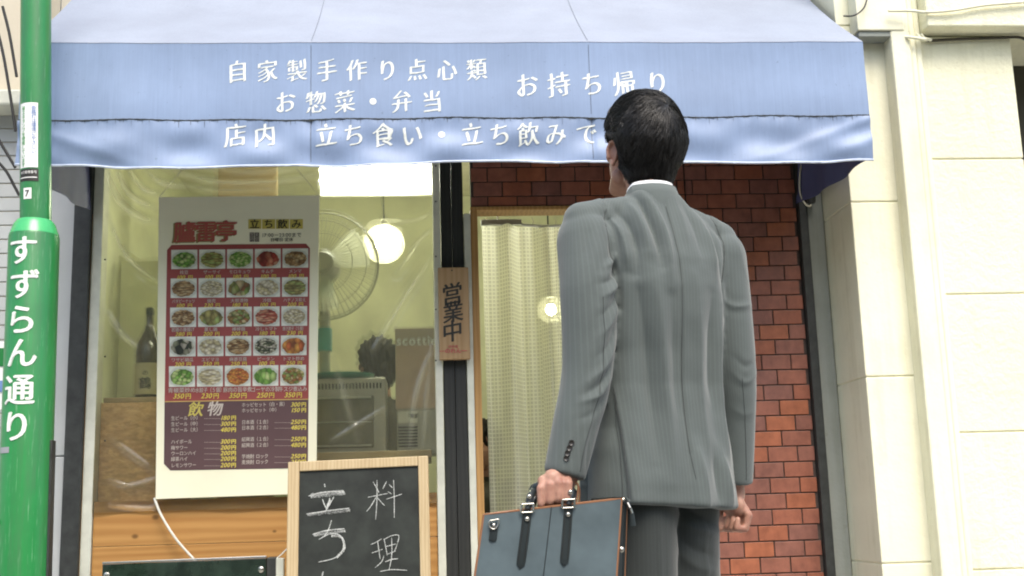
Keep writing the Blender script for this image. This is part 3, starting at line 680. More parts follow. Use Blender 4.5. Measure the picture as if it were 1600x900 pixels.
# ================================================================== menu poster
QY = -.066
def q(u, v): p = W(u, v, QY); return (p.x, p.z)
mp_ = thing('menu_poster', 'tall cream menu poster with rows of dish photos hung in the window', 'poster', (q(370, 540)[0], QY, q(370, 780)[1]))
TL, TR, BR, BL = q(248, 308), q(499, 305), q(494, 771), q(243, 780)
def pq(s, t):                                 # poster coordinates: s 0..1 left-right, t 0..1 top-down
    a = (TL[0] + (TR[0] - TL[0]) * s, TL[1] + (TR[1] - TL[1]) * s); b = (BL[0] + (BR[0] - BL[0]) * s, BL[1] + (BR[1] - BL[1]) * s)
    return (a[0] + (b[0] - a[0]) * t, a[1] + (b[1] - a[1]) * t)
PW = TR[0] - TL[0]; PH = TL[1] - BL[1]
def ps(u, v):                                 # photo pixel -> poster coordinates
    t = (v - 307) / (775.5 - 307); l = 248 - 5 * t; r = 499 - 5 * t; s = (u - l) / (r - l); t2 = (v - (308 - 3 * s)) / ((780 - 9 * s) - (308 - 3 * s)); return s, t2
def sheet(mb, pts, dy): mb.add([(pq(*ps(*p))[0], QY - dy, pq(*ps(*p))[1]) for p in pts], [tuple(range(len(pts)))])
board = part('board', MB().prism([TL, TR, BR, BL], QY, QY + .008), M['poster'], mp_, bev=.0015)
mb = MB(); sheet(mb, [(261, 394), (268, 386), (478, 384), (484, 391), (482, 628), (257, 632)], .0012); red = part('dish_panel', mb, M['menu_red'], mp_)
mb = MB(); sheet(mb, [(257, 633), (482, 629), (481, 733), (266, 737), (256, 727)], .0012); brown = part('drinks_panel', mb, M['menu_brown'], mp_)
mb = MB(); sheet(mb, [(257, 632), (482, 628), (482, 629.4), (257, 633.4)], .0022); part('gold_rule', mb, M['menu_gold'], brown)
def pt(mb, s, u, v, h, dy=.0022, center=True, **k):
    p = pq(*ps(u, v)); line_text(mb, s, p[0], p[1], h / 396, lambda x, z: (x, QY - dy, z + .012 * 0), center=center, **k)
FOOD = {'green': [(.10, .26, .03), (.22, .42, .08), (.45, .55, .22)], 'olive': [(.20, .17, .05), (.36, .32, .10), (.30, .40, .12)], 'red': [(.28, .03, .02), (.48, .12, .06), (.55, .30, .18)],
        'brown': [(.18, .09, .03), (.36, .22, .09), (.50, .38, .20)], 'pale': [(.45, .40, .22), (.58, .52, .34), (.62, .58, .44)], 'orange': [(.48, .12, .03), (.58, .28, .05), (.35, .10, .03)],
        'dark': [(.03, .04, .02), (.10, .12, .05), (.50, .48, .38)], 'mix': [(.30, .12, .04), (.16, .26, .05), (.52, .42, .22)]}
def foodm(kind, i):
    t = NT('printed dish photo'); co = t.coord('Generated'); v = t.n('ShaderNodeVectorMath', operation='SUBTRACT'); t.l(co, v.inputs[0]); v.inputs[1].default_value = (.5, .5, .47)
    mu = t.n('ShaderNodeVectorMath', operation='MULTIPLY'); t.l(v.outputs[0], mu.inputs[0]); mu.inputs[1].default_value = (1, 0, 1.08)
    le = t.n('ShaderNodeVectorMath', operation='LENGTH'); t.l(mu.outputs[0], le.inputs[0]); nz = t.n('ShaderNodeTexNoise', Scale=6. + i % 4, Detail=4.)
    mp = t.n('ShaderNodeMapping'); mp.inputs['Location'].default_value = (i * 1.7, 0, i * .9); mp.inputs['Rotation'].default_value = (0, i * .7, 0); mp.inputs['Scale'].default_value = (1, 1, [1, 2.6, 1.6, .5][i % 4]); t.l(co, mp.inputs[0]); t.l(mp.outputs[0], nz.inputs['Vector'])
    vo = t.n('ShaderNodeTexVoronoi', Scale=[7., 5., 9., 6.][i % 4]); t.l(mp.outputs[0], vo.inputs['Vector'])
    d = t.math('ADD', le.outputs['Value'], t.math('MULTIPLY', t.math('SUBTRACT', nz.outputs['Fac'], .5), .16))
    pal = FOOD[kind]; sep = t.n('ShaderNodeSeparateColor'); t.l(vo.outputs['Color'], sep.inputs[0])
    c = t.ramp(sep.outputs[0], [(.15, pal[0]), (.5, pal[1]), (.85, pal[2])]); c = t.mix(.8, c, t.ramp(vo.outputs['Distance'], [(.1, (1.15, 1.15, 1.1)), (.75, (.25, .22, .2))]), 'MULTIPLY')
    plate = t.ramp(d, [(.50, (.50, .52, .45)), (.56, (.66, .68, .60))]); f = t.math('LESS_THAN', d, .43)
    t.set(t.mix(f, plate, c), .45); return t.m
DISH = [('枝豆', 100, 'green'), ('ザーサイ', 100, 'olive'), ('モロキュウ', 180, 'green'), ('キムチ', 100, 'red'), ('メンマ', 100, 'brown'),
        ('バタピーナッツ', 100, 'brown'), ('焼売', 230, 'pale'), ('大根漬物', 180, 'mix'), ('冷奴', 100, 'pale'), ('ハチノス和え', 200, 'olive'),
        ('若鶏の唐揚げ', 280, 'brown'), ('蒸し鶏', 200, 'olive'), ('棒棒鶏', 200, 'mix'), ('冷しトマト', 180, 'red'), ('焼き餃子（５個）', 230, 'pale'),
        ('ワサビ胡瓜', 200, 'dark'), ('エビマヨ', 250, 'pale'), ('麻婆豆腐', 250, 'brown'), ('ピータン', 100, 'dark'), ('トマト炒め', 250, 'orange'),
        ('青椒菜炒め', 350, 'green'), ('水餃子（５個）', 230, 'pale'), ('豚肉の旨辛煮', 350, 'orange'), ('ゴーヤの冷製', 250, 'green'), ('牛スジ煮込み', 350, 'mix')]
rows = [(394, 425, 430, 438), (440, 471, 476, 483), (486, 517, 521, 528), (532, 563, 568, 575), (578, 610, 615, 624)]
for i, (nm, pr, kd) in enumerate(DISH):
    r, c = divmod(i, 5); va, vb, vn, vp = rows[r]; ul = 267.5 - r * .9 + c * 43.4; dv = -c * .5
    mb = MB(); sheet(mb, [(ul, va + dv), (ul + 40.5, va + dv - .4), (ul + 40.5, vb + dv - .4), (ul, vb + dv)], .0022); ph = part('dish_photo', mb, foodm(kd, i), red)
    mb = MB(); pt(mb, nm, ul + 20, vn + dv, 6.6 if r < 4 else 8.2, .0034, adv=min(1, 5.2 / len(nm)) if len(nm) > 5 else 1, wx=min(1, 5.2 / len(nm)) if len(nm) > 5 else 1, bold=.008)
    mb.cur = 1; pt(mb, str(pr), ul + 15.5, vp + dv, 8.6 if r < 4 else 10.5, .0034, bold=.014, slant=.25); pt(mb, '円', ul + 30, vp + dv, 7.5 if r < 4 else 9, .0034, bold=.012)
    part('caption', mb, [M['menu_white'], M['menu_yellow']], ph)
mb = MB(); pt(mb, '飲', 306, 644, 23, bold=.02, slant=.15); mb.cur = 1; pt(mb, '物', 336, 643, 23, bold=.02, slant=.15); part('heading', mb, [M['menu_tile'], M['menu_white']], brown)
drk = [('生ビール（小）', '180', 267, 658), ('生ビール（中）', '300', 267, 667), ('生ビール（大）', '480', 267, 676), ('ハイボール', '300', 267, 694), ('梅サワー', '200', 267, 703), ('ウーロンハイ', '200', 267, 711.5), ('緑茶ハイ', '200', 267, 720), ('レモンサワー', '200', 267, 729.5),
       ('ホッピセット（白・黒）', '300', 377, 637.5), ('ホッピセット（中）', '150', 377, 646), ('日本酒（１合）', '250', 377, 664), ('日本酒（２合）', '480', 377, 672.5), ('紹興酒（１合）', '250', 377, 690), ('紹興酒（２合）', '480', 377, 699), ('芋焼酎 ロック', '250', 377, 716), ('麦焼酎 ロック', '250', 377, 724.5)]
for s_, p_, u, v in drk:
    mb = MB(); pt(mb, s_, u, v, 7.0, center=False, bold=.006, adv=.88, wx=.88)
    for k in range(12):
        uu = u + 52 + k * 2.3
        if len(s_) < 9: sheet(mb, [(uu, v + .1), (uu + 1, v + .1), (uu + 1, v + .8), (uu, v + .8)], .0022)
    mb.cur = 1; pt(mb, p_, u + 85, v - .8, 9.0, bold=.014, slant=.25); pt(mb, '円', u + 97.5, v - .8, 7.5, bold=.03)
    part('drink_line', mb, [M['menu_white'], M['menu_yellow']], brown)
mb = MB()
for ch, u, v in (('臚', 289, 365), ('雷', 322, 364), ('亭', 353, 363)):
    mb.cur = 1; pt(mb, ch, u - 2.2, v + 1.0, 36, .0012, bold=.03); mb.cur = 0; pt(mb, ch, u, v, 35, .0022, bold=.026)
part('title', mb, [M['title_red'], M['title_shadow']], mp_)
mb = MB()
for i, ch in enumerate('立ち飲み'):
    u = 397.5 + i * 21.8; mb.cur = 1; sheet(mb, [(u - 10.2, 344.5), (u + 10.2, 344.2), (u + 10.2, 359.8), (u - 10.2, 360)], .0012); mb.cur = 0; pt(mb, ch, u, 352, 15.5, .0022, bold=.022)
for i, ch in enumerate('営業時間'):
    u = 393 + (i % 2) * 7.8; v = 369.5 + (i // 2) * 7.6; sheet(mb, [(u - 3.5, v - 3.6), (u + 3.5, v - 3.6), (u + 3.5, v + 3.6), (u - 3.5, v + 3.6)], .0012); mb.cur = 2; pt(mb, ch, u, v, 6.4, .0022); mb.cur = 0
pt(mb, '17:00－23:00まで', 440, 370, 8.0, .0022); pt(mb, '日曜日 定休', 440, 377.5, 6.5, .0022, bold=.01)
part('opening_hours', mb, [M['ink'], M['menu_tile'], M['menu_white']], mp_)
pts = [W(249, 308, QY - .004), W(287, 262, QY + .004), W(462, 262, QY + .004), W(498, 305, QY - .004)]
mb = MB().tube([pts[1] + Vector((0, 0, .02)), pts[1], pts[0]], .0012, 5).tube([pts[2] + Vector((0, 0, .02)), pts[2], pts[3]], .0012, 5)
part('hanging_thread', mb, M['string'], mp_)
cable('cord', [W(241, 778, -.058), W(252, 805, -.060), W(275, 842, -.062), W(305, 876, -.062), W(318, 888, -.062)], .0045, M['string'], 'white cord trailing from the lower left corner of the menu poster')

# ================================================================== things on the facade and the pavement
y0 = -.062
a, b = W(684, 418, y0), W(735, 561, y0)
sg = thing('open_sign', 'wooden board with black brush characters and red seal hung on the black centre post', 'sign', ((a.x + b.x) / 2, y0, b.z))
part('board', MB().box(a.x, b.x, y0, -.032, b.z, a.z), M['signwood'], sg, bev=.003)
mb = MB()
for ch, u, v, h in (('営', 706.5, 459, 37), ('業', 708, 487, 36), ('中', 707, 517, 36)): p = W(u, v, y0); put(mb, ch, p.x, p.z, h / 402, flat(y0 - .0015), bold=.016, shear=.16, wx=.92)
part('lettering', mb, M['ink'], sg)
mb = MB(); p = W(708, 548, y0); line_text(mb, '―のれん―', p.x, p.z, 8.5 / 400, flat(y0 - .0015), center=True, bold=.02); p = W(708, 541.5, y0); line_text(mb, '味自慢', p.x, p.z, 5 / 400, flat(y0 - .0015), center=True)
part('seal', mb, M['inkred'], sg)
p = W(706, 422.5, y0); part('nail', MB().lathe([(.003, 0), (.003, -.002), (.001, -.003)], (p.x, y0, p.z), 10, 'y'), M['black'], sg)
part('hook', MB().box(p.x - .003, p.x + .003, -.031, -.013, p.z - .01, p.z), M['steel'], sg)

cb = thing('chalkboard', 'blond framed chalkboard with chalk handwriting standing on the pavement under the menu poster', 'chalkboard', (-.26, -.35, 0))
TILT = math.tan(math.radians(5))
def cbp(u, v, d=0.):                        # pixel -> point on the leaning chalkboard face (d proud of it)
    r_ = ray(u, v); n = Vector((0, -1, TILT)); P0 = Vector((0, -.36 - d, 1.0)); o = Vector(CAM); r_ = Vector(r_)
    return o + r_ * ((P0 - o).dot(n) / r_.dot(n))
f1 = [cbp(450, 722), cbp(669, 712), cbp(673, 900), cbp(447, 900)]
dn = (f1[2] - f1[1]); f1[2] = f1[1] + dn * ((f1[1].z - .04) / (f1[1].z - f1[2].z)); dn = (f1[3] - f1[0]); f1[3] = f1[0] + dn * ((f1[0].z - .04) / (f1[0].z - f1[3].z))
def bar(mb, p, q2, w, inward, th=.022):
    p, q2 = Vector(p), Vector(q2); iv = Vector(inward).normalized() * w; nv = Vector((0, 1, 0)) * th
    mb.add([p, q2, q2 + iv, p + iv, p + nv, q2 + nv, q2 + iv + nv, p + iv + nv], [(0, 1, 2, 3), (7, 6, 5, 4), (0, 4, 5, 1), (1, 5, 6, 2), (2, 6, 7, 3), (3, 7, 4, 0)])
fm = MB(); wv = .040
vx = (f1[1] - f1[0]).normalized(); vd = (f1[3] - f1[0]).normalized()
bar(fm, f1[0], f1[3], wv, vx); bar(fm, f1[1], f1[2], wv * .9, -vx); bar(fm, f1[0] + vx * (wv + .0005), f1[1] - vx * (wv * .9 + .0005), wv * .85, vd); bar(fm, f1[3] + vx * (wv + .0005) - vd * .25, f1[2] - vx * (wv * .9 + .0005) - vd * .25, wv, -vd)
part('frame', fm, M['framewood'], cb, bev=.003)
bd = MB(); i0 = Vector((0, .008, 0)); bd.add([f1[0] + vx * .01 + vd * .01 + i0, f1[1] - vx * .01 + vd * .01 + i0, f1[2] - vx * .01 - vd * .26 + i0, f1[3] + vx * .01 - vd * .26 + i0], [(0, 1, 2, 3)])
part('slate', bd, M['chalkboard'], cb)
bk = MB(); up = Vector((0, .03, 0)); bar(bk, f1[0] + up, Vector((f1[3].x, .02 - .06, .02)), wv, vx); bar(bk, f1[1] + up, Vector((f1[2].x, .02 - .06, .02)), wv, -vx); part('rear_leg', bk, M['framewood'], cb, bev=.003)
def stroke(mb, pts, w, taper=True, dash=False):
    pts = spline([cbp(a, b, -.006) for a, b in pts], 7); pts = [Vector(p) for p in pts]; L = []
    for i, p in enumerate(pts):
        t = (pts[min(i + 1, len(pts) - 1)] - pts[max(i - 1, 0)]).normalized(); nn = Vector((t.z, 0, -t.x)).normalized(); k = w * (.65 + .35 * math.sin(PI * i / (len(pts) - 1)) if taper else 1) / 790
        k *= RNG.uniform(.85, 1.15); off = Vector((0, -.0008, 0)); L += [p + nn * k + off, p - nn * k + off]
    mb.add(L, [(2 * i, 2 * i + 1, 2 * i + 3, 2 * i + 2) for i in range(len(pts) - 1)])
ch_ = MB()
for s_ in ([(583, 753), (590, 765), (592, 770)], [(604, 752), (598, 764)], [(575, 777), (590, 774), (606, 771)], [(589, 750), (589, 780), (587, 812)], [(588, 776), (580, 790), (573, 799)], [(590, 778), (597, 786), (601, 790)], [(608, 757), (613, 762)], [(606, 768), (612, 772)], [(604, 780), (616, 776), (628, 772)], [(615, 750), (616, 780), (616, 809)],
           [(579, 851), (588, 847), (596, 842)], [(590, 845), (592, 860), (594, 874)], [(581, 864), (590, 861), (598, 858)], [(586, 887), (596, 878), (600, 868)], [(600, 842), (603, 856), (605, 868)], [(600, 843), (612, 837), (623, 837), (620, 852), (616, 862)], [(603, 854), (618, 850)], [(605, 866), (618, 861)], [(612, 840), (612, 868), (608, 890)], [(602, 878), (612, 874), (622, 873)], [(594, 893), (612, 890), (636, 891)]): stroke(ch_, s_, 1.1)
for s_ in ([(507, 756), (508, 761)], [(482, 775), (500, 770), (518, 768), (536, 768)], [(504, 780), (506, 786), (509, 793)], [(522, 776), (516, 786), (510, 797)], [(479, 803), (500, 800), (520, 797), (546, 794)],
           [(488, 835), (510, 829), (538, 826)], [(518, 813), (513, 828), (506, 838), (498, 843)], [(500, 842), (516, 834), (530, 836), (537, 850), (533, 864), (520, 873), (498, 878)], [(505, 893), (503, 902)]): stroke(ch_, s_, 1.5)
rng2 = random.Random(3)                      # hatched chalk shading along the thick strokes
for s_ in ([(485, 776), (538, 770)], [(480, 804), (546, 797)], [(490, 836), (538, 829)], [(517, 836), (534, 840), (538, 856), (526, 870)], [(515, 780), (509, 796)], [(486, 773), (536, 767)]):
    sp_ = spline(s_, 30 if len(s_) == 2 else 14)
    for p in sp_: stroke(ch_, [(p[0], p[1] - 2.0 + rng2.uniform(-.8, .8)), (p[0] + .8, p[1] + .4), (p[0] + 1.4, p[1] + 2.6 + rng2.uniform(-.8, .8))], .62)
part('chalk_writing', ch_, M['chalk'], cb)

gy = -.22; a, b = W(160, 882, gy), W(416, 872, gy)
gb = thing('glass_board', 'dark glass topped notice board with silver edge at the foot of the wood panel', 'board', ((a.x + b.x) / 2, gy, 0))
part('panel', MB().prism([(a.x, .15), (b.x, .15), (b.x, b.z), (a.x, a.z)], gy, gy + .02), M['glassboard'], gb, bev=.002)
part('edge_trim', MB().prism([(a.x, a.z + .001), (b.x, b.z + .001), (b.x, b.z + .008), (a.x, a.z + .008)], gy - .002, gy + .022), M['steel'], gb, bev=.001)
part('side_cover', MB().box(b.x + .001, b.x + .035, gy + .004, gy + .10, .1, b.z + .002), M['black'], gb, bev=.003)
part('leg', MB().box(a.x + .03, a.x + .06, gy + .005, gy + .04, 0, .15).box(b.x - .06, b.x - .03, gy + .005, gy + .04, 0, .15), M['black'], gb, bev=.003)
bo = MB()
for u, v in ((167, 899), (408, 890)): p = W(u, v, gy); bo.lathe([(.011, 0), (.011, -.004), (.004, -.007)], (p.x, gy, p.z), 16, 'y')
part('bolt', bo, M['nickel'], gb, smooth=40)
a, b = W(430, 872, -.2), W(444, 900, -.2)
wp = thing('wooden_stake', 'short white painted stake tied with cord beside the chalkboard frame', 'stake', (a.x, -.2, 0))
part('stake_post', MB().box(a.x, b.x, -.215, -.18, 0, a.z), M['white_frame'], wp, bev=.003)
cable('cord', [W(432, 873, -.21), W(440, 866, -.215), W(449, 857, -.22)], .0025, M['string'], 'short white cord tying the stake to the chalkboard')

# ================================================================== inside the shop
def shelf_thing(): pass
ob = thing('chipboard_panel', 'brown chipboard sheet propped inside the window left of the poster', 'board', (-1.1, .06, .9))
part('sheet', MB().box(-1.26, W(300, 700, .05).x, .03, .045, W(200, 785, .03).z - .02, W(200, 629, .03).z), M['osb'], ob, bev=.001)
ct = thing('counter', 'dark wooden counter shelf just inside the window behind the poster', 'counter', (-.5, .3, 0))
zc1 = W(550, 712, .35).z; zc2 = W(230, 626, .2).z
part('counter_top', MB().box(-1.26, 0, .06, .62, zc1 - .03, zc1), M['wall_brown'], ct, bev=.003)
part('raised_shelf', MB().box(-1.26, -.80, .06, .32, zc2 - .02, zc2), M['wall_brown'], ct, bev=.003)
part('leg', MB().box(-1.24, -1.2, .1, .14, .02, zc2 - .0205).box(-.06, -.02, .1, .14, .02, zc1 - .03), M['wall_brown'], ct)
p = W(231, 626, .2)
bt = thing('sake_bottle', 'large dark brown sake bottle with pale label on the shelf left of the poster', 'bottle', (p.x, .2, zc2))
part('glass_body', MB().lathe([(.050, 0), (.052, .01), (.052, .20), (.045, .235), (.020, .285), (.0145, .31), (.0145, .35)], (p.x, .2, zc2), 32), M['brown_glass'], bt, smooth=50)
part('cap', MB().lathe([(.016, .345), (.016, .372), (.012, .375)], (p.x, .2, zc2), 24), M['black'], bt, smooth=40)
lbp = part('label_wrap', MB().lathe([(.0528, .02), (.0528, .145)], (p.x, .2, zc2), 32, cap=False), M['label_paper'], bt, smooth=60)
mb = MB()
for ch, dz, h in (('の', .105, .022), ('鶴', .065, .05)): put(mb, ch, p.x, zc2 + dz, h, lambda x, z: (p.x + .0534 * math.sin((x - p.x) / .0534), .2 - .0534 * math.cos((x - p.x) / .0534), z), bold=.02)
part('lettering', mb, M['ink'], lbp)
# fan
FY = .45; p = W(505, 416, FY); R = 85 / 1850 * (FY + 4.6) * 1.02
fan = thing('electric_fan', 'grey pedestal fan with wire guard and teal neck half hidden behind the poster', 'fan', (p.x, FY, 0))
mb = MB()
for rr, yy in ((R, 0), (R * .97, -.03), (R * .8, -.055), (R * .55, -.07)): mb.tube([(p.x + rr * math.cos(t * PI / 24), FY + yy, p.z + rr * math.sin(t * PI / 24)) for t in range(49)], .0045 if rr == R else .0016, 6, cap=False)
for k in range(60):
    a = 2 * PI * k / 60; mb.tube([(p.x + R * s_ * math.cos(a), FY + yy, p.z + R * s_ * math.sin(a)) for s_, yy in ((.2, -.075), (.55, -.07), (.8, -.055), (1, 0))], .0011, 4)
part('guard', mb, M['wire'], fan)
part('motor', MB().lathe([(.01, -.02), (.05, -.015), (.072, .02), (.07, .08), (.045, .13), (.02, .135)], (p.x, FY, p.z), 28, 'y'), M['fan_grey'], fan, smooth=50)
part('hub', MB().lathe([(.008, -.088), (.045, -.085), (.05, -.074)], (p.x, FY, p.z), 24, 'y'), M['fan_grey'], fan, smooth=40)
for k in range(3):
    a0 = 2 * PI * k / 3 + .4
    part('blade', MB().grid(lambda u, v: (p.x + (.05 + (R * .86 - .05) * v) * math.cos(a0 + (u - .5) * 1.25 * (1 - .25 * v)), FY - .03 + .03 * (u - .5), p.z + (.05 + (R * .86 - .05) * v) * math.sin(a0 + (u - .5) * 1.25 * (1 - .25 * v))), 8, 8), M['blade'], fan, smooth=180)
part('neck', MB().tube([(p.x, FY + .09, p.z - .05), (p.x, FY + .09, p.z - .13)], .035, 14).tube([(p.x, FY + .09, p.z - .26), (p.x, FY + .09, p.z - .36)], .032, 14), M['fan_teal'], fan, smooth=50)
part('stem', MB().tube([(p.x, FY + .09, p.z - .12), (p.x, FY + .09, .3)], .024, 14), M['fan_grey'], fan, smooth=50)
part('base', MB().lathe([(.2, .02), (.2, .04), (.05, .075), (.03, .31)], (p.x, FY + .09, 0), 28), M['fan_grey'], fan, smooth=50)
# lamps
a, b = W(497, 258, .8), W(676, 300, .8)
fl = thing('ceiling_light', 'bright white fluorescent fixture glowing at the top of the window', 'light', ((a.x + b.x) / 2, .9, 2.45))
part('reflector', MB().prism([(a.x, b.z + .012), (b.x, b.z + .012), (b.x, a.z + .04), (a.x, a.z + .04)], .90, .915).box(a.x, b.x, .80, .899, a.z + .03, a.z + .04), M['shirt'], fl, bev=.003)
for k in range(3):
    zt2 = b.z + .062 + k * .034; part('tube', MB().tube([(a.x + .01, .87, zt2), (b.x - .01, .87, zt2)], .0165, 14), M['lamp'], fl, smooth=60)
part('housing', MB().box(a.x - .01, b.x + .01, .79, 1.06, a.z + .041, a.z + .07).box(a.x + .2, a.x + .24, .9, .94, a.z + .07, 2.72), M['white_frame'], fl, bev=.004)
def lamp(name, u, v, y, r, label, grp=None):
    p = W(u, v, y); t = thing(name, label, 'lamp', (p.x, y, p.z), grp)
    part('bulb', MB().ell((p.x, y, p.z), (r * .55, r * .55, r * .6), None, 24, 16), M['bulb'], t, smooth=180); part('halo', MB().ell((p.x, y, p.z), (r * 1.45, r * 1.45, r * 1.4), None, 32, 20), M['halo'], t, smooth=180)
    part('cord', MB().tube([(p.x, y, p.z + r * 1.5), (p.x, y, 2.72)], .004, 6), M['black'], t); part('socket', MB().lathe([(.020, r * 1.3), (.024, r * 1.5), (.01, r * 1.7)], (p.x, y, p.z), 16), M['black'], t, smooth=40)
lamp('globe_lamp', 600, 381, 1.1, .070, 'glowing round bulb hanging right of the fan')
lamp('globe_lamp', 861, 484, 1.2, .048, 'glowing round bulb shining through the grid curtain')
# counter clutter
oy = .33; a, b = W(500, 592, oy), W(604, 712, oy)
ov = thing('toaster_oven', 'grey toaster oven with glass door on the counter right of the poster', 'oven', ((a.x + b.x) / 2, oy, zc1))
part('shell', MB().box(a.x - .12, b.x, oy, oy + .22, zc1, a.z), M['oven'], ov, bev=.008)
mb = MB()
for k in range(20): x = a.x - .02 + k * .014; mb.box(x, x + .007, oy - .0015, oy + .01, a.z - .045, a.z - .022)
part('vent_slot', mb, M['slot'], ov)
part('door', MB().box(a.x - .10, b.x - .05, oy - .012, oy - .001, zc1 + .03, a.z - .075), M['oven_glass'], ov, bev=.004)
part('door_handle', MB().box(a.x - .09, b.x - .06, oy - .024, oy - .013, a.z - .088, a.z - .078).box(a.x - .09, b.x - .06, oy - .016, oy - .0125, zc1 + .034, zc1 + .042), M['fan_grey'], ov, bev=.002)
part('rack', MB().tube([(a.x - .09, oy - .014, zc1 + .135), (b.x - .06, oy - .014, zc1 + .135)], .002, 6), M['wire'], ov)
p = W(530, 588, oy + .1)
tr_ = thing('serving_tray', 'shallow teal tray lying on top of the toaster oven', 'tray', (p.x, oy + .1, a.z))
part('dish', MB().lathe([(.08, .001), (.135, .018), (.14, .024), (.13, .02), (.07, .008)], (p.x + .01, oy + .105, a.z), 32), M['tray'], tr_, smooth=60)
a, b = W(619, 514, .42), W(684, 640, .42)
zb_ = W(640, 642, .42).z
ap = thing('heater', 'off white boxy appliance with dark vents under the printed carton', 'appliance', ((a.x + b.x) / 2, .42, zc1))  # boxy appliance built as a small heater
part('shell', MB().box(a.x, b.x + .0, .40, .60, zc1, zb_), M['oven'], ap, bev=.006)
part('face_plate', MB().box(a.x + .004, a.x + .085, .394, .3995, zb_ - .055, zb_ - .006), M['appliance'], ap, bev=.002)
part('display', MB().box(a.x + .056, a.x + .082, .3905, .3935, zb_ - .034, zb_ - .016), M['slot'], ap)
mb = MB()
for k in range(7): mb.box(a.x + .006, a.x + .085, .3975, .41, zb_ - .075 - k * .013, zb_ - .068 - k * .013)
part('vent_slot', mb, M['slot'], ap)
cx = thing('tissue_carton', 'brown printed carton with pale lettering on top of the vented appliance', 'carton', ((a.x + b.x) / 2, .42, zb_))
zt_ = a.z
part('carton_body', MB().box(a.x - .005, b.x + .02, .41, .60, zb_ + .001, zt_), M['carton'], cx, bev=.003)
part('print_band', MB().box(a.x - .004, b.x + .019, .4075, .4095, zb_ + .01, zt_ - .075), M['carton_red'], cx)
mb = MB(); p = W(651, 531, .41); line_text(mb, 'scottie', p.x, p.z - .004, .058, flat(.4065), center=True, bold=.020, wx=.86); part('lettering', mb, M['letter'], cx)
# netting curtain in the doorway
cy = .42; a = W(752, 345, cy); zr = a.z
cu = thing('door_curtain', 'translucent thread-grid vinyl curtain drawn across the doorway behind the man', 'curtain', (.6, cy, 0))
x0, x1 = a.x + .002, 1.12
def curt(u, v):
    x = x0 + (x1 - x0) * u; am = .030 + .02 * (1 - v)
    y = cy + am * math.sin(u * 34 + .6 * math.sin(u * 9)) + .012 * math.sin(u * 71 + 2 * v) + .02 * math.sin(u * 6)
    return (x + .01 * math.sin(u * 40 + 3 * v) * (1 - v), y, .12 + (zr - .02 - .12) * v - .02 * abs(math.sin(u * 17)) * v * (u > .28))
nu, nv = 220, 40; me = MB().grid(curt, nu, nv).mesh('netting'); uv = me.uv_layers.new(name='UVMap')
arc = [0.]
for i in range(nu): arc.append(arc[-1] + (Vector(curt((i + 1) / nu, .5)) - Vector(curt(i / nu, .5))).length)
for lp in me.loops:
    vi = lp.vertex_index; i, j = vi % (nu + 1), vi // (nu + 1); uv.data[lp.index].uv = (arc[i] / .017, (zr - .14) * j / nv / .017)
link('netting', me, M['curtain'], cu, smooth=180)
cv2 = W(815, 353, cy)
part('curtain_rail', MB().box(x0 - .004, cv2.x, cy - .012, cy + .012, zr - .022, zr + .004).tube([(cv2.x, cy, zr - .02), (cv2.x + .1, cy, zr - .028), (1.15, cy, zr - .006)], .007, 8), M['steel'], cu, bev=.002)
mb = MB()
for k in range(9): x = x0 + .02 + k * .1; mb.tube([(x, cy, zr + .012), (x + .006, cy - .008, zr - .008), (x, cy, zr - .03)], .0022, 5)
mb.tube([(x0 + .07, cy, zr + .004), (x0 + .05, cy, 2.72)], .004, 6); part('curtain_hook', mb, M['nickel'], cu)

# ---- simple seated customers inside
def seated(x, y, zh, yaw, label, shirt, loc):
    t = thing('person', label, 'person', (x, y, 0)); Rz = Matrix.Rotation(yaw, 3, 'Z')
    def T(p): return Rz @ Vector(p) + Vector((x, y, zh))
    mb = MB(); mb.ell(T((0, 0, 0)), (.074, .092, .105), Rz); mb.ell(T((0, .05, -.06)), (.056, .055, .07), Rz); mb.capsule(T((0, .10, -.025)), T((0, .112, -.045)), .010, .013)
    for s in (-1, 1): mb.ell(T((s * .076, -.005, -.03)), (.012, .024, .034), Rz)
    mb.capsule(T((0, -.015, -.06)), T((0, -.03, -.19)), .052, .056)
    mb.capsule(T((0, -.03, -.30)), T((0, -.05, -.62)), .12, .13); mb.capsule(T((-.13, -.03, -.24)), T((.13, -.03, -.24)), .06, .06)
    for s in (-1, 1):
        mb.capsule(T((s * .18, -.02, -.25)), T((s * .22, .03, -.52)), .05, .04); mb.capsule(T((s * .22, .03, -.52)), T((s * .12, .26, -.5)), .04, .03); mb.capsule(T((s * .12, .26, -.5)), T((s * .09, .33, -.5)), .034, .028)
        mb.capsule(T((s * .09, -.04, -.68)), T((s * .11, .36, -.68)), .08, .06); mb.capsule(T((s * .11, .36, -.68)), T((s * .11, .34, -zh + .08)), .055, .04); mb.capsule(T((s * .11, .32, -zh + .06)), T((s * .12, .48, -zh + .045)), .042, .035)
    me = remesh(mb, .008, 3); V = getv(me); me.materials.append(M['skin']); me.materials.append(shirt); me.materials.append(M['dark_in'])
    for pl in me.polygons: zc_ = pl.center.z - zh; pl.material_index = 0 if zc_ > -.17 else (1 if zc_ > -.58 else 2)
    o = link('body', me, [], t, smooth=180)
    hb = MB().ell(T((0, -.012, .02)), (.096, .108, .105), Rz).ell(T((0, -.045, -.05)), (.090, .07, .10), Rz); hm_ = remesh(hb, .006, 2); hv_ = getv(hm_); hn_ = getn(hm_)
    setv(hm_, hv_ + hn_ * (.006 * np.sin(hv_[:, [0]] * 150 + 2 * np.sin(hv_[:, [2]] * 60)) + .004 * np.sin(hv_[:, [0]] * 310 + hv_[:, [2]] * 40))); link('hair', hm_, M['hair_dull'], t, smooth=180)
    return t
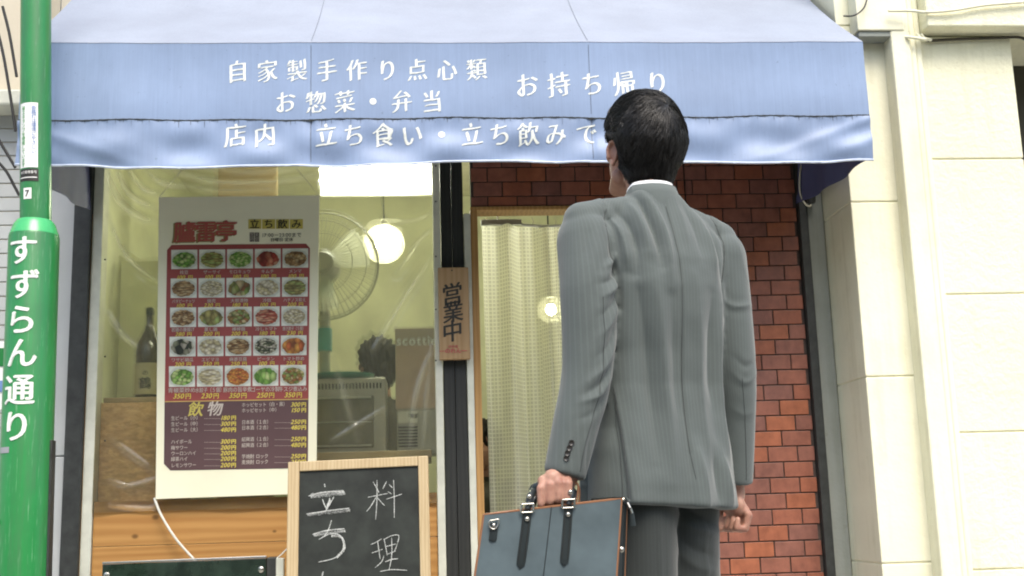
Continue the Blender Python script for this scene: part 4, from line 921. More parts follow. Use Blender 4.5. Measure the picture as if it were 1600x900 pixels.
p = W(590, 566, 1.05); s1 = seated(p.x, 1.05, p.z, .35, 'dark haired customer seated beyond the counter, seen above the toaster oven', M['dark_in'], 0)
p = W(757, 692, 1.3); s2 = seated(p.x, 1.3, p.z, 2.9, 'customer in dark clothes glimpsed in the gap beside the doorway curtain', M['dark_in'], 0)
for s_, nm in ((s1, 'wooden stool under the dark haired customer beyond the counter'), (s2, 'wooden stool under the customer glimpsed by the curtain')):
    zz = 0
    for o in s_.children:
        if o.name.startswith('body'): pass
    l = s_.location; hz = (W(590, 566, 1.05).z if s_ is s1 else W(757, 692, 1.3).z) - .77
    stl = thing('stool', nm, 'stool', (l.x, l.y, 0), 'stools inside the shop'); part('seat', MB().lathe([(.15, hz - .03), (.16, hz - .015), (.15, hz)], (l.x, l.y, 0), 24), M['wall_brown'], stl, smooth=40)
    for a in range(4): part('leg', MB().tube([(l.x + .09 * math.cos(a * PI / 2), l.y + .09 * math.sin(a * PI / 2), hz - .03), (l.x + .13 * math.cos(a * PI / 2), l.y + .13 * math.sin(a * PI / 2), .02)], .014, 8), M['wall_brown'], stl)

opp = thing('added_opposite_block', 'unseen cream block with rows of windows, added behind the camera to shape the light', 'building', (0, -13, 0))  # added out of view to block low sky and bounce fill light
part('wall', MB().box(-30, 30, -19, -13, -.1, 6.0), M["cream_old"], opp)
for i in range(10):
    for j in range(2): part("window", MB().box(-22 + i * 4.6, -19.8 + i * 4.6, -12.995, -12.96, 1.2 + j * 2.9, 2.9 + j * 2.9), M['glassboard'], opp)
#MAN_BEGIN
# ================================================================== the man in the suit
MX, MY, MROT = .57, -1.70, math.radians(18)
MR = Matrix.Rotation(MROT, 3, 'Z'); MRn = np.array(MR)
man = thing('person', 'man in a grey pinstripe suit seen from behind with a briefcase in hand', 'person', (MX, MY, 0))
def m2w(p): return MR @ Vector(p) + Vector((MX, MY, 0))
def arr2w(a): return a @ MRn.T + np.array([MX, MY, 0])
def w2m(p): return MR.inverted() @ (Vector(p) - Vector((MX, MY, 0)))
# --- head frame
HC = Vector((.004, .042, 1.738)); HR = Matrix.Rotation(math.radians(3), 3, 'Z') @ Matrix.Rotation(math.radians(17), 3, 'X')
def hd(p): return HC + HR @ Vector(p)
LS = [(-.194, -.005, 1.462), (-.207, -.040, 1.32), (-.226, -.052, 1.13), (-.262, -.052, 1.0), (-.294, -.048, .885)]; LRr = [.072, .071, .061, .055, .049]
RS = [(.192, .0, 1.440), (.202, .0, 1.31), (.216, .005, 1.14), (.224, .030, 1.0), (.226, .052, .862)]; RRr = [.070, .066, .057, .052, .047]
def body():
    mb = MB()
    mb.ell(hd((0, 0, 0)), (.076, .096, .108), HR); mb.ell(hd((0, .042, -.05)), (.060, .058, .082), HR); mb.ell(hd((0, .068, -.112)), (.036, .034, .028), HR)
    for s in (-1, 1):
        mb.capsule(hd((s * .052, .01, -.085)), hd((s * .022, .072, -.118)), .022, .020)           # jaw line
        mb.capsule(hd((s * .014, .094, .012)), hd((s * .048, .078, .014)), .011, .010)             # brow
        mb.ell(hd((s * .036, .082, -.036)), (.020, .016, .016), HR)                                 # cheek
    mb.capsule(hd((0, .095, -.002)), hd((0, .116, -.044)), .008, .012); mb.capsule(hd((-.012, .103, -.050)), hd((.012, .103, -.050)), .008, .008)
    mb.capsule(hd((-.018, .094, -.078)), hd((.018, .094, -.078)), .008, .008); mb.capsule(hd((-.014, .092, -.088)), hd((.014, .092, -.088)), .008, .008)
    for s in (-1, 1):                                                                               # ears: rim, lobe and bowl
        E = HR @ Matrix.Rotation(math.radians(-14), 3, 'X') @ Matrix.Rotation(s * math.radians(-24), 3, 'Z')
        c = Vector(hd((s * .082, -.004, -.026)))
        rim = [(0, .016, -.012), (0, .018, .010), (0, .010, .027), (0, -.006, .030), (0, -.017, .018), (0, -.017, .0), (0, -.010, -.018), (0, .002, -.030)]
        rr = [c + E @ Vector((s * (.004 + .004 * (q[1] < 0)), q[1], q[2])) for q in rim]
        for a, b in zip(rr[:-1], rr[1:]): mb.capsule(a, b, .0052, .0052, 8, 3)
        mb.capsule(rr[-1], c + E @ Vector((0, .008, -.026)), .0075, .006, 8, 3); mb.ell(c + E @ Vector((-s * .003, -.002, 0)), (.004, .017, .026), E)
    mb.capsule(hd((0, -.018, -.06)), (.0, .006, 1.585), .054, .054); mb.capsule((0, .012, 1.60), (0, .012, 1.53), .054, .055)
    mb.capsule((-.12, .005, 1.455), (.12, .005, 1.455), .040, .040); mb.capsule((0, .015, 1.40), (0, .015, 1.0), .095, .090)
    for S in (LS, RS):
        rs = [.048, .047, .038, .034, .027]
        for i in range(4): mb.capsule(S[i], S[i + 1], rs[i], rs[i + 1])
    for s, c in ((-1, -.074), (1, .056)):
        mb.capsule((c, -.0, .92), (c * 1.0, .005, .50), .060, .045); mb.capsule((c * 1.02, .01, .50), (c * 1.1, -.02, .10), .052, .036); mb.capsule((c * 1.1, -.03, .05), (c * 1.3, .14, .035), .035, .03)
    # left hand: closed over the briefcase handle, back of the hand to the camera (world coordinates)
    wv = lambda x, y, z: w2m((x, y, z))
    cw = m2w(LS[-1])
    wr = wv(cw.x + .002, cw.y - .002, .895)
    mb.capsule(LS[-1], wr, .027, .027, sq=None)
    fx = (.313, .292, .271, .2505); rt = (.0098, .0103, .0098, .0086)
    mz = (.866, .868, .864, .857)
    for x, r, z in zip(fx, rt, mz):
        bx_ = HGX + (x - .282) ; kn = wv(bx_, HGY - .030, z)
        mb.capsule(wv(bx_ * .45 + (cw.x) * .55, cw.y - .004, .900), kn, r * 1.35, r * 1.22, 10)
        p1 = wv(bx_ - .001, HGY - .033, z - .034); p2 = wv(bx_, HGY - .010, z - .050); p3 = wv(bx_ + .001, HGY + .012, z - .036)
        mb.capsule(kn, p1, r * 1.14, r * 1.03, 10); mb.capsule(p1, p2, r * 1.03, r * .93, 10); mb.capsule(p2, p3, r * .93, r * .8, 10)
    mb.capsule(wv(HGX + .010, HGY - .012, .878), wv(HGX - .022, HGY - .012, .874), .017, .015)          # palm pad over the handle
    mb.capsule(wr, wv(HGX, HGY - .014, .880), .026, .022)
    mb.capsule(wv(cw.x + .026, cw.y + .006, .893), wv(HGX + .040, HGY + .006, .862), .014, .012); mb.capsule(wv(HGX + .040, HGY + .006, .862), wv(HGX + .026, HGY + .020, .838), .0115, .0105); mb.capsule(wv(HGX + .026, HGY + .020, .838), wv(HGX + .004, HGY + .018, .826), .0105, .009)
    # right hand: loosely closed beside the thigh, thumb forward
    e = Vector(RS[-1]); wr = e + Vector((.002, .004, -.030)); mb.capsule(e, wr, .026, .026)
    for k, r in enumerate((.0098, .0103, .0098, .0088)):
        yy = .092 - .0205 * k; kn = Vector((.246, yy - .004, .788 - .003 * abs(k - 1)))
        mb.capsule(wr * .72 + kn * .28, kn, r * 1.45, r * 1.25, 10)
        p1 = kn + Vector((-.010, .002, -.036 + .003 * (k == 3))); p2 = p1 + Vector((-.026, .001, .002)); p3 = p2 + Vector((.006, .0, .022))
        mb.capsule(kn, p1, r * 1.16, r * 1.04, 10); mb.capsule(p1, p2, r * 1.04, r * .95, 10); mb.capsule(p2, p3, r * .95, r * .82, 10)
    mb.ell((.228, .062, .808), (.022, .040, .036))
    mb.capsule(wr + Vector((-.010, .024, .0)), (.216, .112, .800), .014, .012); mb.capsule((.216, .112, .800), (.206, .106, .768), .0115, .0105); mb.capsule((.206, .106, .768), (.198, .086, .750), .0105, .009)
    return mb
HG = W(864, 757, -1.85); HGX, HGY, HGZ = HG.x, -1.85, HG.z
bm_ = body(); me = remesh(bm_, .0032, 2); setv(me, arr2w(getv(me))); link('body', me, M['skin'], man, smooth=180)
for s in (-1, 1):
    c = hd((s * .031, .086, -.004)); part('eye', MB().ell(m2w(c), (.0125,) * 3, None, 16, 12), M['eye'], man, smooth=180)
    part('iris', MB().ell(m2w(hd((s * .031, .0945, -.003))), (.0055,) * 3, None, 12, 8), M['iris'], man.children[-1] if False else [o for o in man.children if o.name.startswith('eye')][-1], smooth=180)
part('lips', MB().capsule(m2w(hd((-.017, .0995, -.083))), m2w(hd((.017, .0995, -.083))), .0045, .0045, 8, 4), M['lip'], man, smooth=180)

# --- hair: a cap shaped to the hairline, with strands laid over it
def ray_ell(d, c, r):
    a = sum((d[i] / r[i]) ** 2 for i in range(3)); b = -2 * sum(d[i] * c[i] / r[i] ** 2 for i in range(3)); k = sum((c[i] / r[i]) ** 2 for i in range(3)) - 1
    return (-b + math.sqrt(max(b * b - 4 * a * k, 0))) / (2 * a)
def hair_r(d):
    """distance of the hair surface from the head centre in direction d (head frame); below the scalp where there is no hair"""
    x, y, z = d; base = 1 / math.sqrt((x / .076) ** 2 + (y / .096) ** 2 + (z / .108) ** 2); base = max(base, ray_ell(d, (0, -.030, -.062), (.060, .062, .105)))
    top = max(0, z); back = max(0, -y)
    th = .013 + .024 * top ** 1.3 + .014 * back * (1 - top) + .022 * max(0, y) * top + .006 * max(0, x) * max(0, z + .3)
    low = max(0, -z - .45); th -= .012 * low; th += .008 * max(0, 1 - abs(z - .15) / .6) + .006 * max(0, x)
    p = Vector(d) * (base + th)
    # hairline
    ins = 1.
    line = -.178 if y < -.80 else (-.178 + (y + .80) / .50 * .093 if y < -.30 else -.085 + (y + .30) / .45 * .062 if y < .15 else -.023 + (y - .15) / .45 * .085)
    ins = min(ins, (p.z - line) / .012)
    e = math.hypot(p.y + .002, (p.z + .028) * .9)
    if abs(x) > .5: ins = min(ins, (e - .030) / .008)
    k = max(0, min(1, ins + .5)); k = k * k * (3 - 2 * k)
    return base + th * k - .010 * (1 - k), k
hv, hf = [], []; NU, NV = 96, 64
for j in range(NV + 1):
    h = -PI / 2 + PI * (j + .05) / (NV + .1)
    for i in range(NU):
        a = 2 * PI * i / NU; d = (math.cos(h) * math.cos(a), math.cos(h) * math.sin(a), math.sin(h)); r, k = hair_r(d)
        hv.append(tuple(m2w(hd(Vector(d) * (r - .003)))))
for j in range(NV):
    for i in range(NU): hf.append((j * NU + i, j * NU + (i + 1) % NU, (j + 1) * NU + (i + 1) % NU, (j + 1) * NU + i))
hc = MB(); hc.add(hv, hf + [tuple(range(NU))[::-1], tuple(NV * NU + i for i in range(NU))])
rs = np.random.default_rng(11); crown = Vector((.10, -.62, .78)).normalized()
cnt = 0
while cnt < 1150:                                                                        # clumps of strands sharing a path
    d = Vector(rs.normal(size=3)).normalized(); r, k = hair_r(d)
    if k < rs.uniform(.35, .8): continue
    L = rs.uniform(.035, .075) if d.z > -.2 else rs.uniform(.014, .034); n = 6; jit = Vector(rs.normal(size=3)) * .22; lift = rs.uniform(-.0008, .0042) if d.z > -.35 else rs.uniform(-.001, .0015); cnt += 1
    for _ in range(9):
        dd = (d + Vector(rs.normal(size=3)) * .030).normalized(); pts = []; j2 = jit + Vector(rs.normal(size=3)) * .06; up_ = lift + rs.uniform(-.001, .001); Ls = L * rs.uniform(.7, 1.15)
        for q_ in range(n):
            r, k = hair_r(dd); f = q_ / (n - 1); pts.append(dd * (r - .0012 + up_ * math.sin(PI * (.15 + .75 * f)) + .0010 * f))
            away = (dd - crown * dd.dot(crown)).normalized()
            flow = away + Vector((0, 0, -.55)) + j2
            if dd.z > .25 and dd.y > -.35: flow = Vector((.42, -.65, .25)) + j2 * 1.2     # swept back and across on top
            flow = (flow - dd * flow.dot(dd)).normalized(); dd = (dd + flow * (Ls / (n - 1)) / r).normalized()
        ws = rs.uniform(.0004, .0009); hc.tube([m2w(hd(p)) for p in pts], [ws, ws * 1.1, ws, ws * .85, ws * .6, ws * .15], 3, cap=False)
for i in range(160):                                                                       # loose quiff over the forehead
    x = rs.uniform(-.055, .04); d = Vector((x / .1, .62, .78)).normalized(); r, k = hair_r(d); b0 = d * r; lean = rs.uniform(.6, 1.2)
    pts = [b0 + Vector((.012 * t * lean, -.030 * t * t + .012 * t, .022 * t * (1.2 - .55 * t) * lean)) for t in (0, .35, .7, 1.05, 1.4)]
    hc.tube([m2w(hd(p)) for p in pts], [.0013, .0012, .001, .0007, .0002], 3, cap=False)
part('hair', hc, M['hair'], man, smooth=180, fixn=False)

# --- jacket
def se_ring(a, yb, yf, z, n=40, e=2.4, cx=0., cy=0.):
    out = []
    for j in range(n):
        t = 2 * PI * j / n; c, s = math.cos(t), math.sin(t); x = a * math.copysign(abs(c) ** (2 / e), c); y = math.copysign(abs(s) ** (2 / e), s) * (yf if s > 0 else -yb)
        out.append(Vector((cx + x, cy + y, z)))
    return out
def jacket_mb():
    mb = MB()
    prof = [(.806, .182, -.132, .150), (.86, .180, -.132, .148), (.95, .173, -.124, .140), (1.03, .165, -.112, .132), (1.10, .160, -.106, .128), (1.18, .163, -.112, .130), (1.26, .170, -.122, .134), (1.34, .176, -.128, .134), (1.41, .184, -.122, .122), (1.47, .180, -.104, .100), (1.515, .150, -.086, .080), (1.550, .110, -.072, .062), (1.585, .076, -.062, .056), (1.595, .068, -.058, .052)]
    mb.loft([se_ring(a + .016 * min(1, max(0, (1.16 - z) / .2)), b, f, z, cx=-.020 * min(1, max(0, (1.16 - z) / .2))) for z, a, b, f in prof])
    mb.capsule((-.05, -.004, 1.548), (-.203, -.006, 1.512), .040, .046, 20, 6); mb.capsule((.05, -.002, 1.545), (.192, .0, 1.486), .040, .048, 20, 6)
    mb.capsule((-.10, -.040, 1.33), (-.160, -.025, 1.45), .055, .052, 18, 5); mb.capsule((.10, -.040, 1.33), (.160, -.018, 1.44), .055, .052, 18, 5)
    for S, R_ in ((LS, LRr), (RS, RRr)):
        pts = spline(S, 8); rr = np.interp(np.linspace(0, 4, len(pts)), range(5), R_)
        mb.tube(pts, list(rr), 26)
        mb.ell(S[0], (R_[0] * .98, R_[0] * 1.0, R_[0] * 1.02))
    return mb
me = remesh(jacket_mb(), .0046, 18, .5); V = getv(me); 
sl_ = np.array(spline(LS, 10)); sr_ = np.array(spline(RS, 10))
dl, tl = dist_poly(V, sl_); dr, tr = dist_poly(V, sr_)
isl = (dl < np.interp(tl * 4, range(5), LRr) * 1.13 + .02 * np.clip((V[:, 2] - 1.34) / .08, 0, 1)) & (V[:, 0] < -.150); isr = (dr < np.interp(tr * 4, range(5), RRr) * 1.13 + .02 * np.clip((V[:, 2] - 1.34) / .08, 0, 1)) & (V[:, 0] > .152)
tors = ~isl & ~isr
def creases(V, N, lst, mask):
    out = np.zeros(len(V)); P2 = V[:, [0, 2]]; bw = np.clip((-N[:, 1] + .35) / .5, 0, 1) * mask
    for pts, amp, w in lst:
        if w >= .014: amp *= 1.25
        q_ = spline(pts, 6); d, t = dist_poly(P2, q_); f = np.sin(np.clip(t, .03, .97) * PI) ** .6
        out += amp * f * (np.exp(-(d / (w * .85)) ** 1.25) - .35 * np.exp(-((d - 1.9 * w) / (1.3 * w)) ** 2)) * bw
    return out
N = getn(me); D = np.zeros(len(V)); ones = np.ones(len(V))
back = [  # (x, z) lines on the back: + ridge, - valley
    ([(-.075, 1.585), (-.062, 1.54), (-.050, 1.47), (-.047, 1.38)], -.0075, .010), ([(-.055, 1.58), (-.032, 1.53), (-.022, 1.44), (-.026, 1.33)], .0050, .011), ([(-.095, 1.56), (-.082, 1.50), (-.078, 1.42)], .0055, .012),
    ([(-.130, 1.545), (-.110, 1.49), (-.104, 1.43), (-.108, 1.36)], -.0065, .011), ([(-.150, 1.53), (-.132, 1.46), (-.128, 1.38)], .0050, .010),
    ([(.03, 1.57), (.035, 1.50), (.030, 1.41)], .0035, .012), ([(.055, 1.56), (.07, 1.49), (.072, 1.40)], -.0035, .011), ([(.09, 1.53), (.108, 1.46), (.112, 1.37)], .0035, .012), ([(.125, 1.50), (.138, 1.42), (.138, 1.34)], -.0045, .011),
    ([(-.115, 1.36), (-.095, 1.22), (-.085, 1.05), (-.09, .90)], -.0060, .020), ([(-.065, 1.35), (-.052, 1.20), (-.045, 1.02), (-.05, .86)], .0045, .018), ([(-.025, 1.30), (-.02, 1.15), (-.02, 1.0)], -.0025, .014),
    ([(.045, 1.36), (.05, 1.22), (.05, 1.05), (.055, .88)], .0035, .018), ([(.095, 1.32), (.088, 1.18), (.09, 1.04)], -.0040, .016), ([(.13, 1.30), (.118, 1.17), (.12, 1.02), (.13, .90)], .0045, .016),
    ([(.02, .95), (.03, .87), (.035, .81)], .0035, .014), ([(.10, .93), (.11, .87), (.12, .81)], .0040, .016), ([(.07, .93), (.075, .86), (.08, .81)], -.0035, .014)]
D += 1.7 * creases(V, N, back, tors)
sl1 = [([(-.135, 1.43), (-.160, 1.395), (-.190, 1.375)], .0080, .008), ([(-.140, 1.40), (-.170, 1.35), (-.215, 1.33)], -.0070, .009), ([(-.142, 1.37), (-.165, 1.325), (-.205, 1.30)], .0075, .008), ([(-.145, 1.34), (-.17, 1.29), (-.22, 1.25)], -.0055, .009),
       ([(-.148, 1.31), (-.175, 1.25), (-.225, 1.20)], .0060, .010), ([(-.165, 1.25), (-.19, 1.19), (-.235, 1.15)], -.0050, .010), ([(-.17, 1.20), (-.20, 1.14), (-.25, 1.10)], .0055, .009), ([(-.18, 1.15), (-.215, 1.10), (-.26, 1.07)], -.0060, .008), ([(-.185, 1.12), (-.22, 1.07), (-.275, 1.05)], .0055, .008), ([(-.20, 1.07), (-.235, 1.03), (-.28, 1.01)], -.0040, .009),
       ([(-.19, 1.50), (-.205, 1.42), (-.225, 1.34)], .0045, .012), ([(-.215, 1.48), (-.235, 1.40)], -.0035, .012), ([(-.24, 1.02), (-.265, .95), (-.27, .90)], .0028, .006), ([(-.228, 1.03), (-.252, .95), (-.256, .89)], -.0025, .005)]
D += .8 * creases(V, N, sl1, isl)
sr1 = [([(.15, 1.40), (.18, 1.37), (.225, 1.36)], .0070, .008), ([(.15, 1.36), (.18, 1.33), (.24, 1.32)], -.0075, .009), ([(.155, 1.32), (.19, 1.30), (.25, 1.31)], .0075, .008), ([(.16, 1.28), (.20, 1.25), (.25, 1.27)], -.0060, .009), ([(.17, 1.24), (.205, 1.20), (.255, 1.22)], .0060, .009),
       ([(.18, 1.18), (.215, 1.15), (.26, 1.17)], -.0055, .009), ([(.18, 1.14), (.215, 1.11), (.265, 1.14)], .0060, .008), ([(.18, 1.10), (.22, 1.08), (.265, 1.10)], -.0050, .009), ([(.185, 1.05), (.22, 1.03), (.26, 1.05)], .0035, .010), ([(.205, 1.48), (.22, 1.42), (.235, 1.37)], .0035, .012)]
D += .45 * creases(V, N, sr1[2:3] + sr1[5:7] + sr1[8:], isr)
# seams: centre back, armholes, sleeve seams
P2 = V[:, [0, 2]]; bk_ = np.clip((-N[:, 1] + .1) / .4, 0, 1)
d, t = dist_poly(P2, [(.0, 1.60), (.002, 1.4), (.0, 1.1), (0, .93)]); D -= .0028 * np.exp(-(d / .0045) ** 2) * bk_ * tors
D += .0030 * np.clip((V[:, 0] + .002) / .006, 0, 1) * np.clip(1 - V[:, 0] / .04, 0, 1) * (V[:, 0] > -.002) * bk_ * tors
d, t = dist_poly(P2, spline([(0, .94), (.003, .86), (.008, .80)], 5)); D -= .0050 * np.exp(-(d / .006) ** 2) * bk_ * tors * 0
for s in (-1, 1):
    arm = spline([(s * .150, 1.56), (s * .166, 1.50), (s * .163, 1.42), (s * .150, 1.34), (s * .150, 1.28)], 6); d, t = dist_poly(P2, arm)
    D -= (.0024 + .009 * np.clip((1.46 - V[:, 2]) / .1, 0, 1)) * np.exp(-(d / .007) ** 2) * bk_
    out_ = (V[:, 0] * s > np.interp(V[:, 2], [1.28, 1.34, 1.42, 1.50, 1.56], [.150, .150, .163, .166, .150])); D += .0035 * np.exp(-(d / .022) ** 2) * out_ * np.clip((V[:, 2] - 1.36) / .1, 0, 1)
# side vents: the back panel stands proud of the side panels
for xs, sg_ in ((-.158, -1), (.150, 1)):
    k_ = np.clip(((V[:, 0] - xs) * sg_) / .006, 0, 1) * np.clip((1.10 - V[:, 2]) / .10, 0, 1) * tors * (V[:, 1] < .04); D -= .016 * k_
D += .0016 * np.sin(V[:, 2] * 55 + V[:, 0] * 40) * np.sin(V[:, 0] * 60) * tors * .4
V2 = V + N * D[:, None]
hem = (V[:, 2] < .95) & tors; fl_ = np.clip((.95 - V[:, 2]) / .15, 0, 1) * hem * (V[:, 1] < 0)
V2[:, 1] -= fl_ * (.006 + .007 * np.sin(V[:, 0] * 38 + .8) + .004 * np.sin(V[:, 0] * 75)); V2[:, 2] -= fl_ * .012 * np.clip(V[:, 0] / .18, -1, 1)
setv(me, arr2w(V2))
su = np.where(isl, np.arctan2(V[:, 0] + .22, -V[:, 1]) * .062, np.where(isr, np.arctan2(V[:, 0] - .215, -V[:, 1]) * .06, V[:, 0] + np.clip(V[:, 1] + .06, 0, .2) * np.sign(V[:, 0])))
at = me.attributes.new('su', 'FLOAT', 'POINT'); at.data.foreach_set('value', su.astype(np.float32))
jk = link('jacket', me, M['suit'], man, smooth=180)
# collar of the jacket, shirt collar
def collar(z0, z1, a0, a1, b0, b1, th, gap, cy0=-.002, cy1=.006, n=48, tilt=.0, dfr=.055):
    mb = MB(); rings = []
    for k in range(n + 1):
        t = PI / 2 + gap + (2 * PI - 2 * gap) * k / n; c, s = math.cos(t), math.sin(t); fr_ = max(0, s + .35) / 1.35
        zz0, zz1 = z0 - .050 * fr_ + tilt * c, z1 - dfr * fr_ + tilt * c
        prof = [(a0, b0, zz0, cy0), (a1, b1, zz1, cy1), (a1 + th, b1 + th, zz1 - .001, cy1), (a1 + th * 2.2, b1 + th * 2.2, (zz0 + zz1) / 2, (cy0 + cy1) / 2), (a0 + th * .5, b0 + th * .5, zz0 - .022, cy0)]
        rings.append([m2w((ra * c, cy + rb * s, z)) for ra, rb, z, cy in prof])
    return mb.loft(rings)
cj = part('jacket_collar', collar(1.562, 1.610, .070, .064, .066, .061, .0042, .35), M['suit'], jk, smooth=60)
part('shirt_collar', collar(1.570, 1.619, .0635, .0595, .060, .056, .0012, .12, dfr=.03), M['shirt'], man, smooth=60)
bv = BVHTree.FromPolygons([Vector(p) for p in arr2w(V2)], [tuple(p.vertices) for p in me.polygons])
def seam(pts, name='seam', r=.0011, y0=-1.):
    L = []
    for x, z in spline(pts, 10):
        o_ = m2w((x, y0, z)); dd_ = MR @ Vector((0, 1, 0)); h, nn, _, _ = bv.ray_cast(o_, dd_)
        if h is not None and (not L or (h - L[-1]).length < .05): L.append(h + nn * .0002)
    part(name, MB().tube(L, r, 5), M['thread'], jk, smooth=60)
seam([(.001, 1.545), (.003, 1.40), (.001, 1.15), (.0, .95), (.004, .87)])
seam([(-.158, 1.09), (-.160, .95), (-.166, .815)], r=.0014)
for sg_ in (-1, 1): seam([(sg_ * .152, 1.535), (sg_ * .166, 1.49), (sg_ * .163, 1.42), (sg_ * .152, 1.36)])
seam([(-.205, 1.30), (-.208, 1.18), (-.225, 1.07), (-.262, .96), (-.275, .893)])
seam([(.205, 1.12), (.222, 1.0), (.232, .87)])
for u, v in ((893, 692), (890, 700), (887, 708), (885, 716)):
    r_ = Vector(ray(u, v)).normalized(); h, nn, _, _ = bv.ray_cast(Vector(CAM), r_)
    if h is None: continue
    a = nn.orthogonal().normalized(); b = nn.cross(a); mb = MB(); mb.loft([[h + nn * z + (a * math.cos(2 * PI * k / 14) + b * math.sin(2 * PI * k / 14)) * r for k in range(14)] for r, z in ((.0066, -.001), (.0070, .0018), (.0062, .0030), (.0048, .0022))]); part('button', mb, M['button'], jk, smooth=50)
# cuff openings are dark linings
for S, R_ in ((LS, LRr), (RS, RRr)):
    pass

# --- trousers and shoes
def trousers():
    mb = MB(); mb.loft([se_ring(.150, -.100, .11, 1.02, 30), se_ring(.155, -.112, .115, .93, 30), se_ring(.150, -.110, .112, .86, 30)])
    for c, dy in ((-.078, -.012), (.058, .022)):
        rs_ = [(.92, .086, .098), (.80, .082, .094), (.66, .076, .086), (.50, .066, .074), (.30, .060, .066), (.08, .058, .064)]
        mb.loft([se_ring(a, -b, b, z, 28, 2.1, c + (.0 if z > .5 else c * .15), dy + (.0 if z > .5 else -.012)) for z, a, b in rs_])
    return mb
me = remesh(trousers(), .006, 5); V = getv(me); N = getn(me); D = np.zeros(len(V))
tl_ = [([(-.02, .84), (.02, .80), (.08, .77), (.12, .765)], -.0075, .012), ([(-.01, .80), (.03, .76), (.10, .735)], .0060, .012), ([(-.01, .75), (.03, .71), (.09, .69)], -.0060, .012), ([(.0, .70), (.04, .665), (.10, .65)], .0050, .012), ([(.06, .78), (.062, .6), (.06, .3), (.06, .1)], .0035, .006), ([(-.08, .78), (-.08, .6), (-.08, .1)], .0035, .006), ([(.0, .14), (.06, .12), (.11, .13)], -.006, .012), ([(-.02, .14), (-.08, .12), (-.13, .13)], -.006, .012)]
D += creases(V, N, tl_, np.ones(len(V))); V2t = V + N * D[:, None]; setv(me, arr2w(V2t))
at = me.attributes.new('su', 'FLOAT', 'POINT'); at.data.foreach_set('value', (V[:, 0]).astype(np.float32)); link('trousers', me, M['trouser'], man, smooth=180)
for c, dy in ((-.09, -.02), (.066, .012)):
    mb = MB(); mb.capsule((c, dy - .05, .045), (c * 1.25, dy + .15, .036), .040, .034, 16, 5, sq=((0, 0, 1), .9)); mb.capsule((c, dy - .02, .10), (c, dy - .03, .05), .042, .044); mb.loft([[Vector((c + (c * .25) * t + w * math.cos(a), dy - .05 + .2 * t + .045 * math.sin(a), z)) for t, w in [((.5 + .5 * math.sin(a)), .042)] for a in [a]][0:1][0] for a in [0]] if False else [se_ring(.042, -.09, .14, .004, 24, 2.3, c * 1.12, dy + .03), se_ring(.042, -.09, .14, .018, 24, 2.3, c * 1.12, dy + .03)])
    me = remesh(mb, .005, 3); setv(me, arr2w(getv(me))); link('shoe', me, M['shoe'], man, smooth=180)

# ================================================================== the briefcase
bc = thing('briefcase', 'slim blue grey leather briefcase with tan edges and buckled handles held by the man', 'briefcase', (.28, -1.79, .53))
FYb, RYb = -1.885, -1.825
def bl(s, t, y=FYb, grow=0.):                  # s 0..1 across, t 0..1 downwards on the front panel
    TLb, TRb, BLb, BRb = W(756, 804, FYb), W(971, 779, FYb), W(742, 900, FYb), W(963, 900, FYb)
    kl = 2.75; BL_ = TLb + (BLb - TLb) * kl; BR_ = TRb + (BRb - TRb) * (kl * .80)
    a = TLb.lerp(TRb, s); b = BL_.lerp(BR_, s); p = a.lerp(b, t); bulge = .010 * math.sin(PI * min(max(s, 0), 1)) * math.sin(PI * min(max(t, 0), 1)) if y == FYb else 0
    return Vector((p.x, y - bulge + .012 * t * (1 if y == FYb else -1) * 0, p.z))
def rl(s, t):
    p = bl(s, t, RYb); return Vector((p.x + .022 + .012 * t * (s > .5) + .0, RYb + .010 * math.sin(PI * min(max(s, 0), 1)) * math.sin(PI * min(max(t, 0), 1)), p.z - .004))
def shell(fn, sgn):
    n1, n2 = 24, 20; mb = MB(); A = [[fn(i / n1, j / n2) for i in range(n1 + 1)] for j in range(n2 + 1)]; vs = [p + Vector((0, -sgn * .0035, 0)) for r in A for p in r] + [p + Vector((0, sgn * .0035, 0)) for r in A for p in r]; K = (n1 + 1) * (n2 + 1); f = []
    for j in range(n2):
        for i in range(n1): a = j * (n1 + 1) + i; f += [(a, a + 1, a + n1 + 2, a + n1 + 1), (K + a, K + a + n1 + 1, K + a + n1 + 2, K + a + 1)]
    ed = [i for i in range(n1)] ; 
    for i in range(n1): a = i; f.append((a, K + a, K + a + 1, a + 1)); a = n2 * (n1 + 1) + i; f.append((a, a + 1, K + a + 1, K + a))
    for j in range(n2): a = j * (n1 + 1); f.append((a, a + n1 + 1, K + a + n1 + 1, K + a)); a += n1; f.append((a, K + a, K + a + n1 + 1, a + n1 + 1))
    return mb.add(vs, f)
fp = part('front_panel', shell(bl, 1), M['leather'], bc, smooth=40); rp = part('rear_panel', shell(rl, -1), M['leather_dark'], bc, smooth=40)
for fn, par, dy in ((bl, fp, -.0015), (rl, rp, 0)):
    pts = [fn(0, t / 8) for t in range(8, -1, -1)] + [fn(s / 12, 0) for s in range(1, 13)] + [fn(1, t / 8) for t in range(1, 9)]
    part('edge_piping', MB().tube([p + Vector((0, dy, 0)) for p in pts], .0030, 6), M['piping'], par, smooth=60)
mb = MB()
for s in (0, 1):                               # folded gusset at each end and the floor of the bag
    for k in range(10):
        pass
    def gs(u, v):
        a, b = bl(s, .02 + .98 * v), rl(s, .02 + .98 * v); p = a.lerp(b, u); return p + Vector(((-.018 if s else .018) * math.sin(PI * u) - (.002 if s else -.002), 0, 0))
    mb.grid(gs, 8, 10)
mb.grid(lambda u, v: bl(u, 1).lerp(rl(u, 1), v), 8, 4); mb.grid(lambda u, v: (bl(.02 + .96 * u, .03).lerp(rl(.02 + .96 * u, .03), v)), 8, 2)
part('gusset', mb, M['leather_dark'], bc, smooth=60)
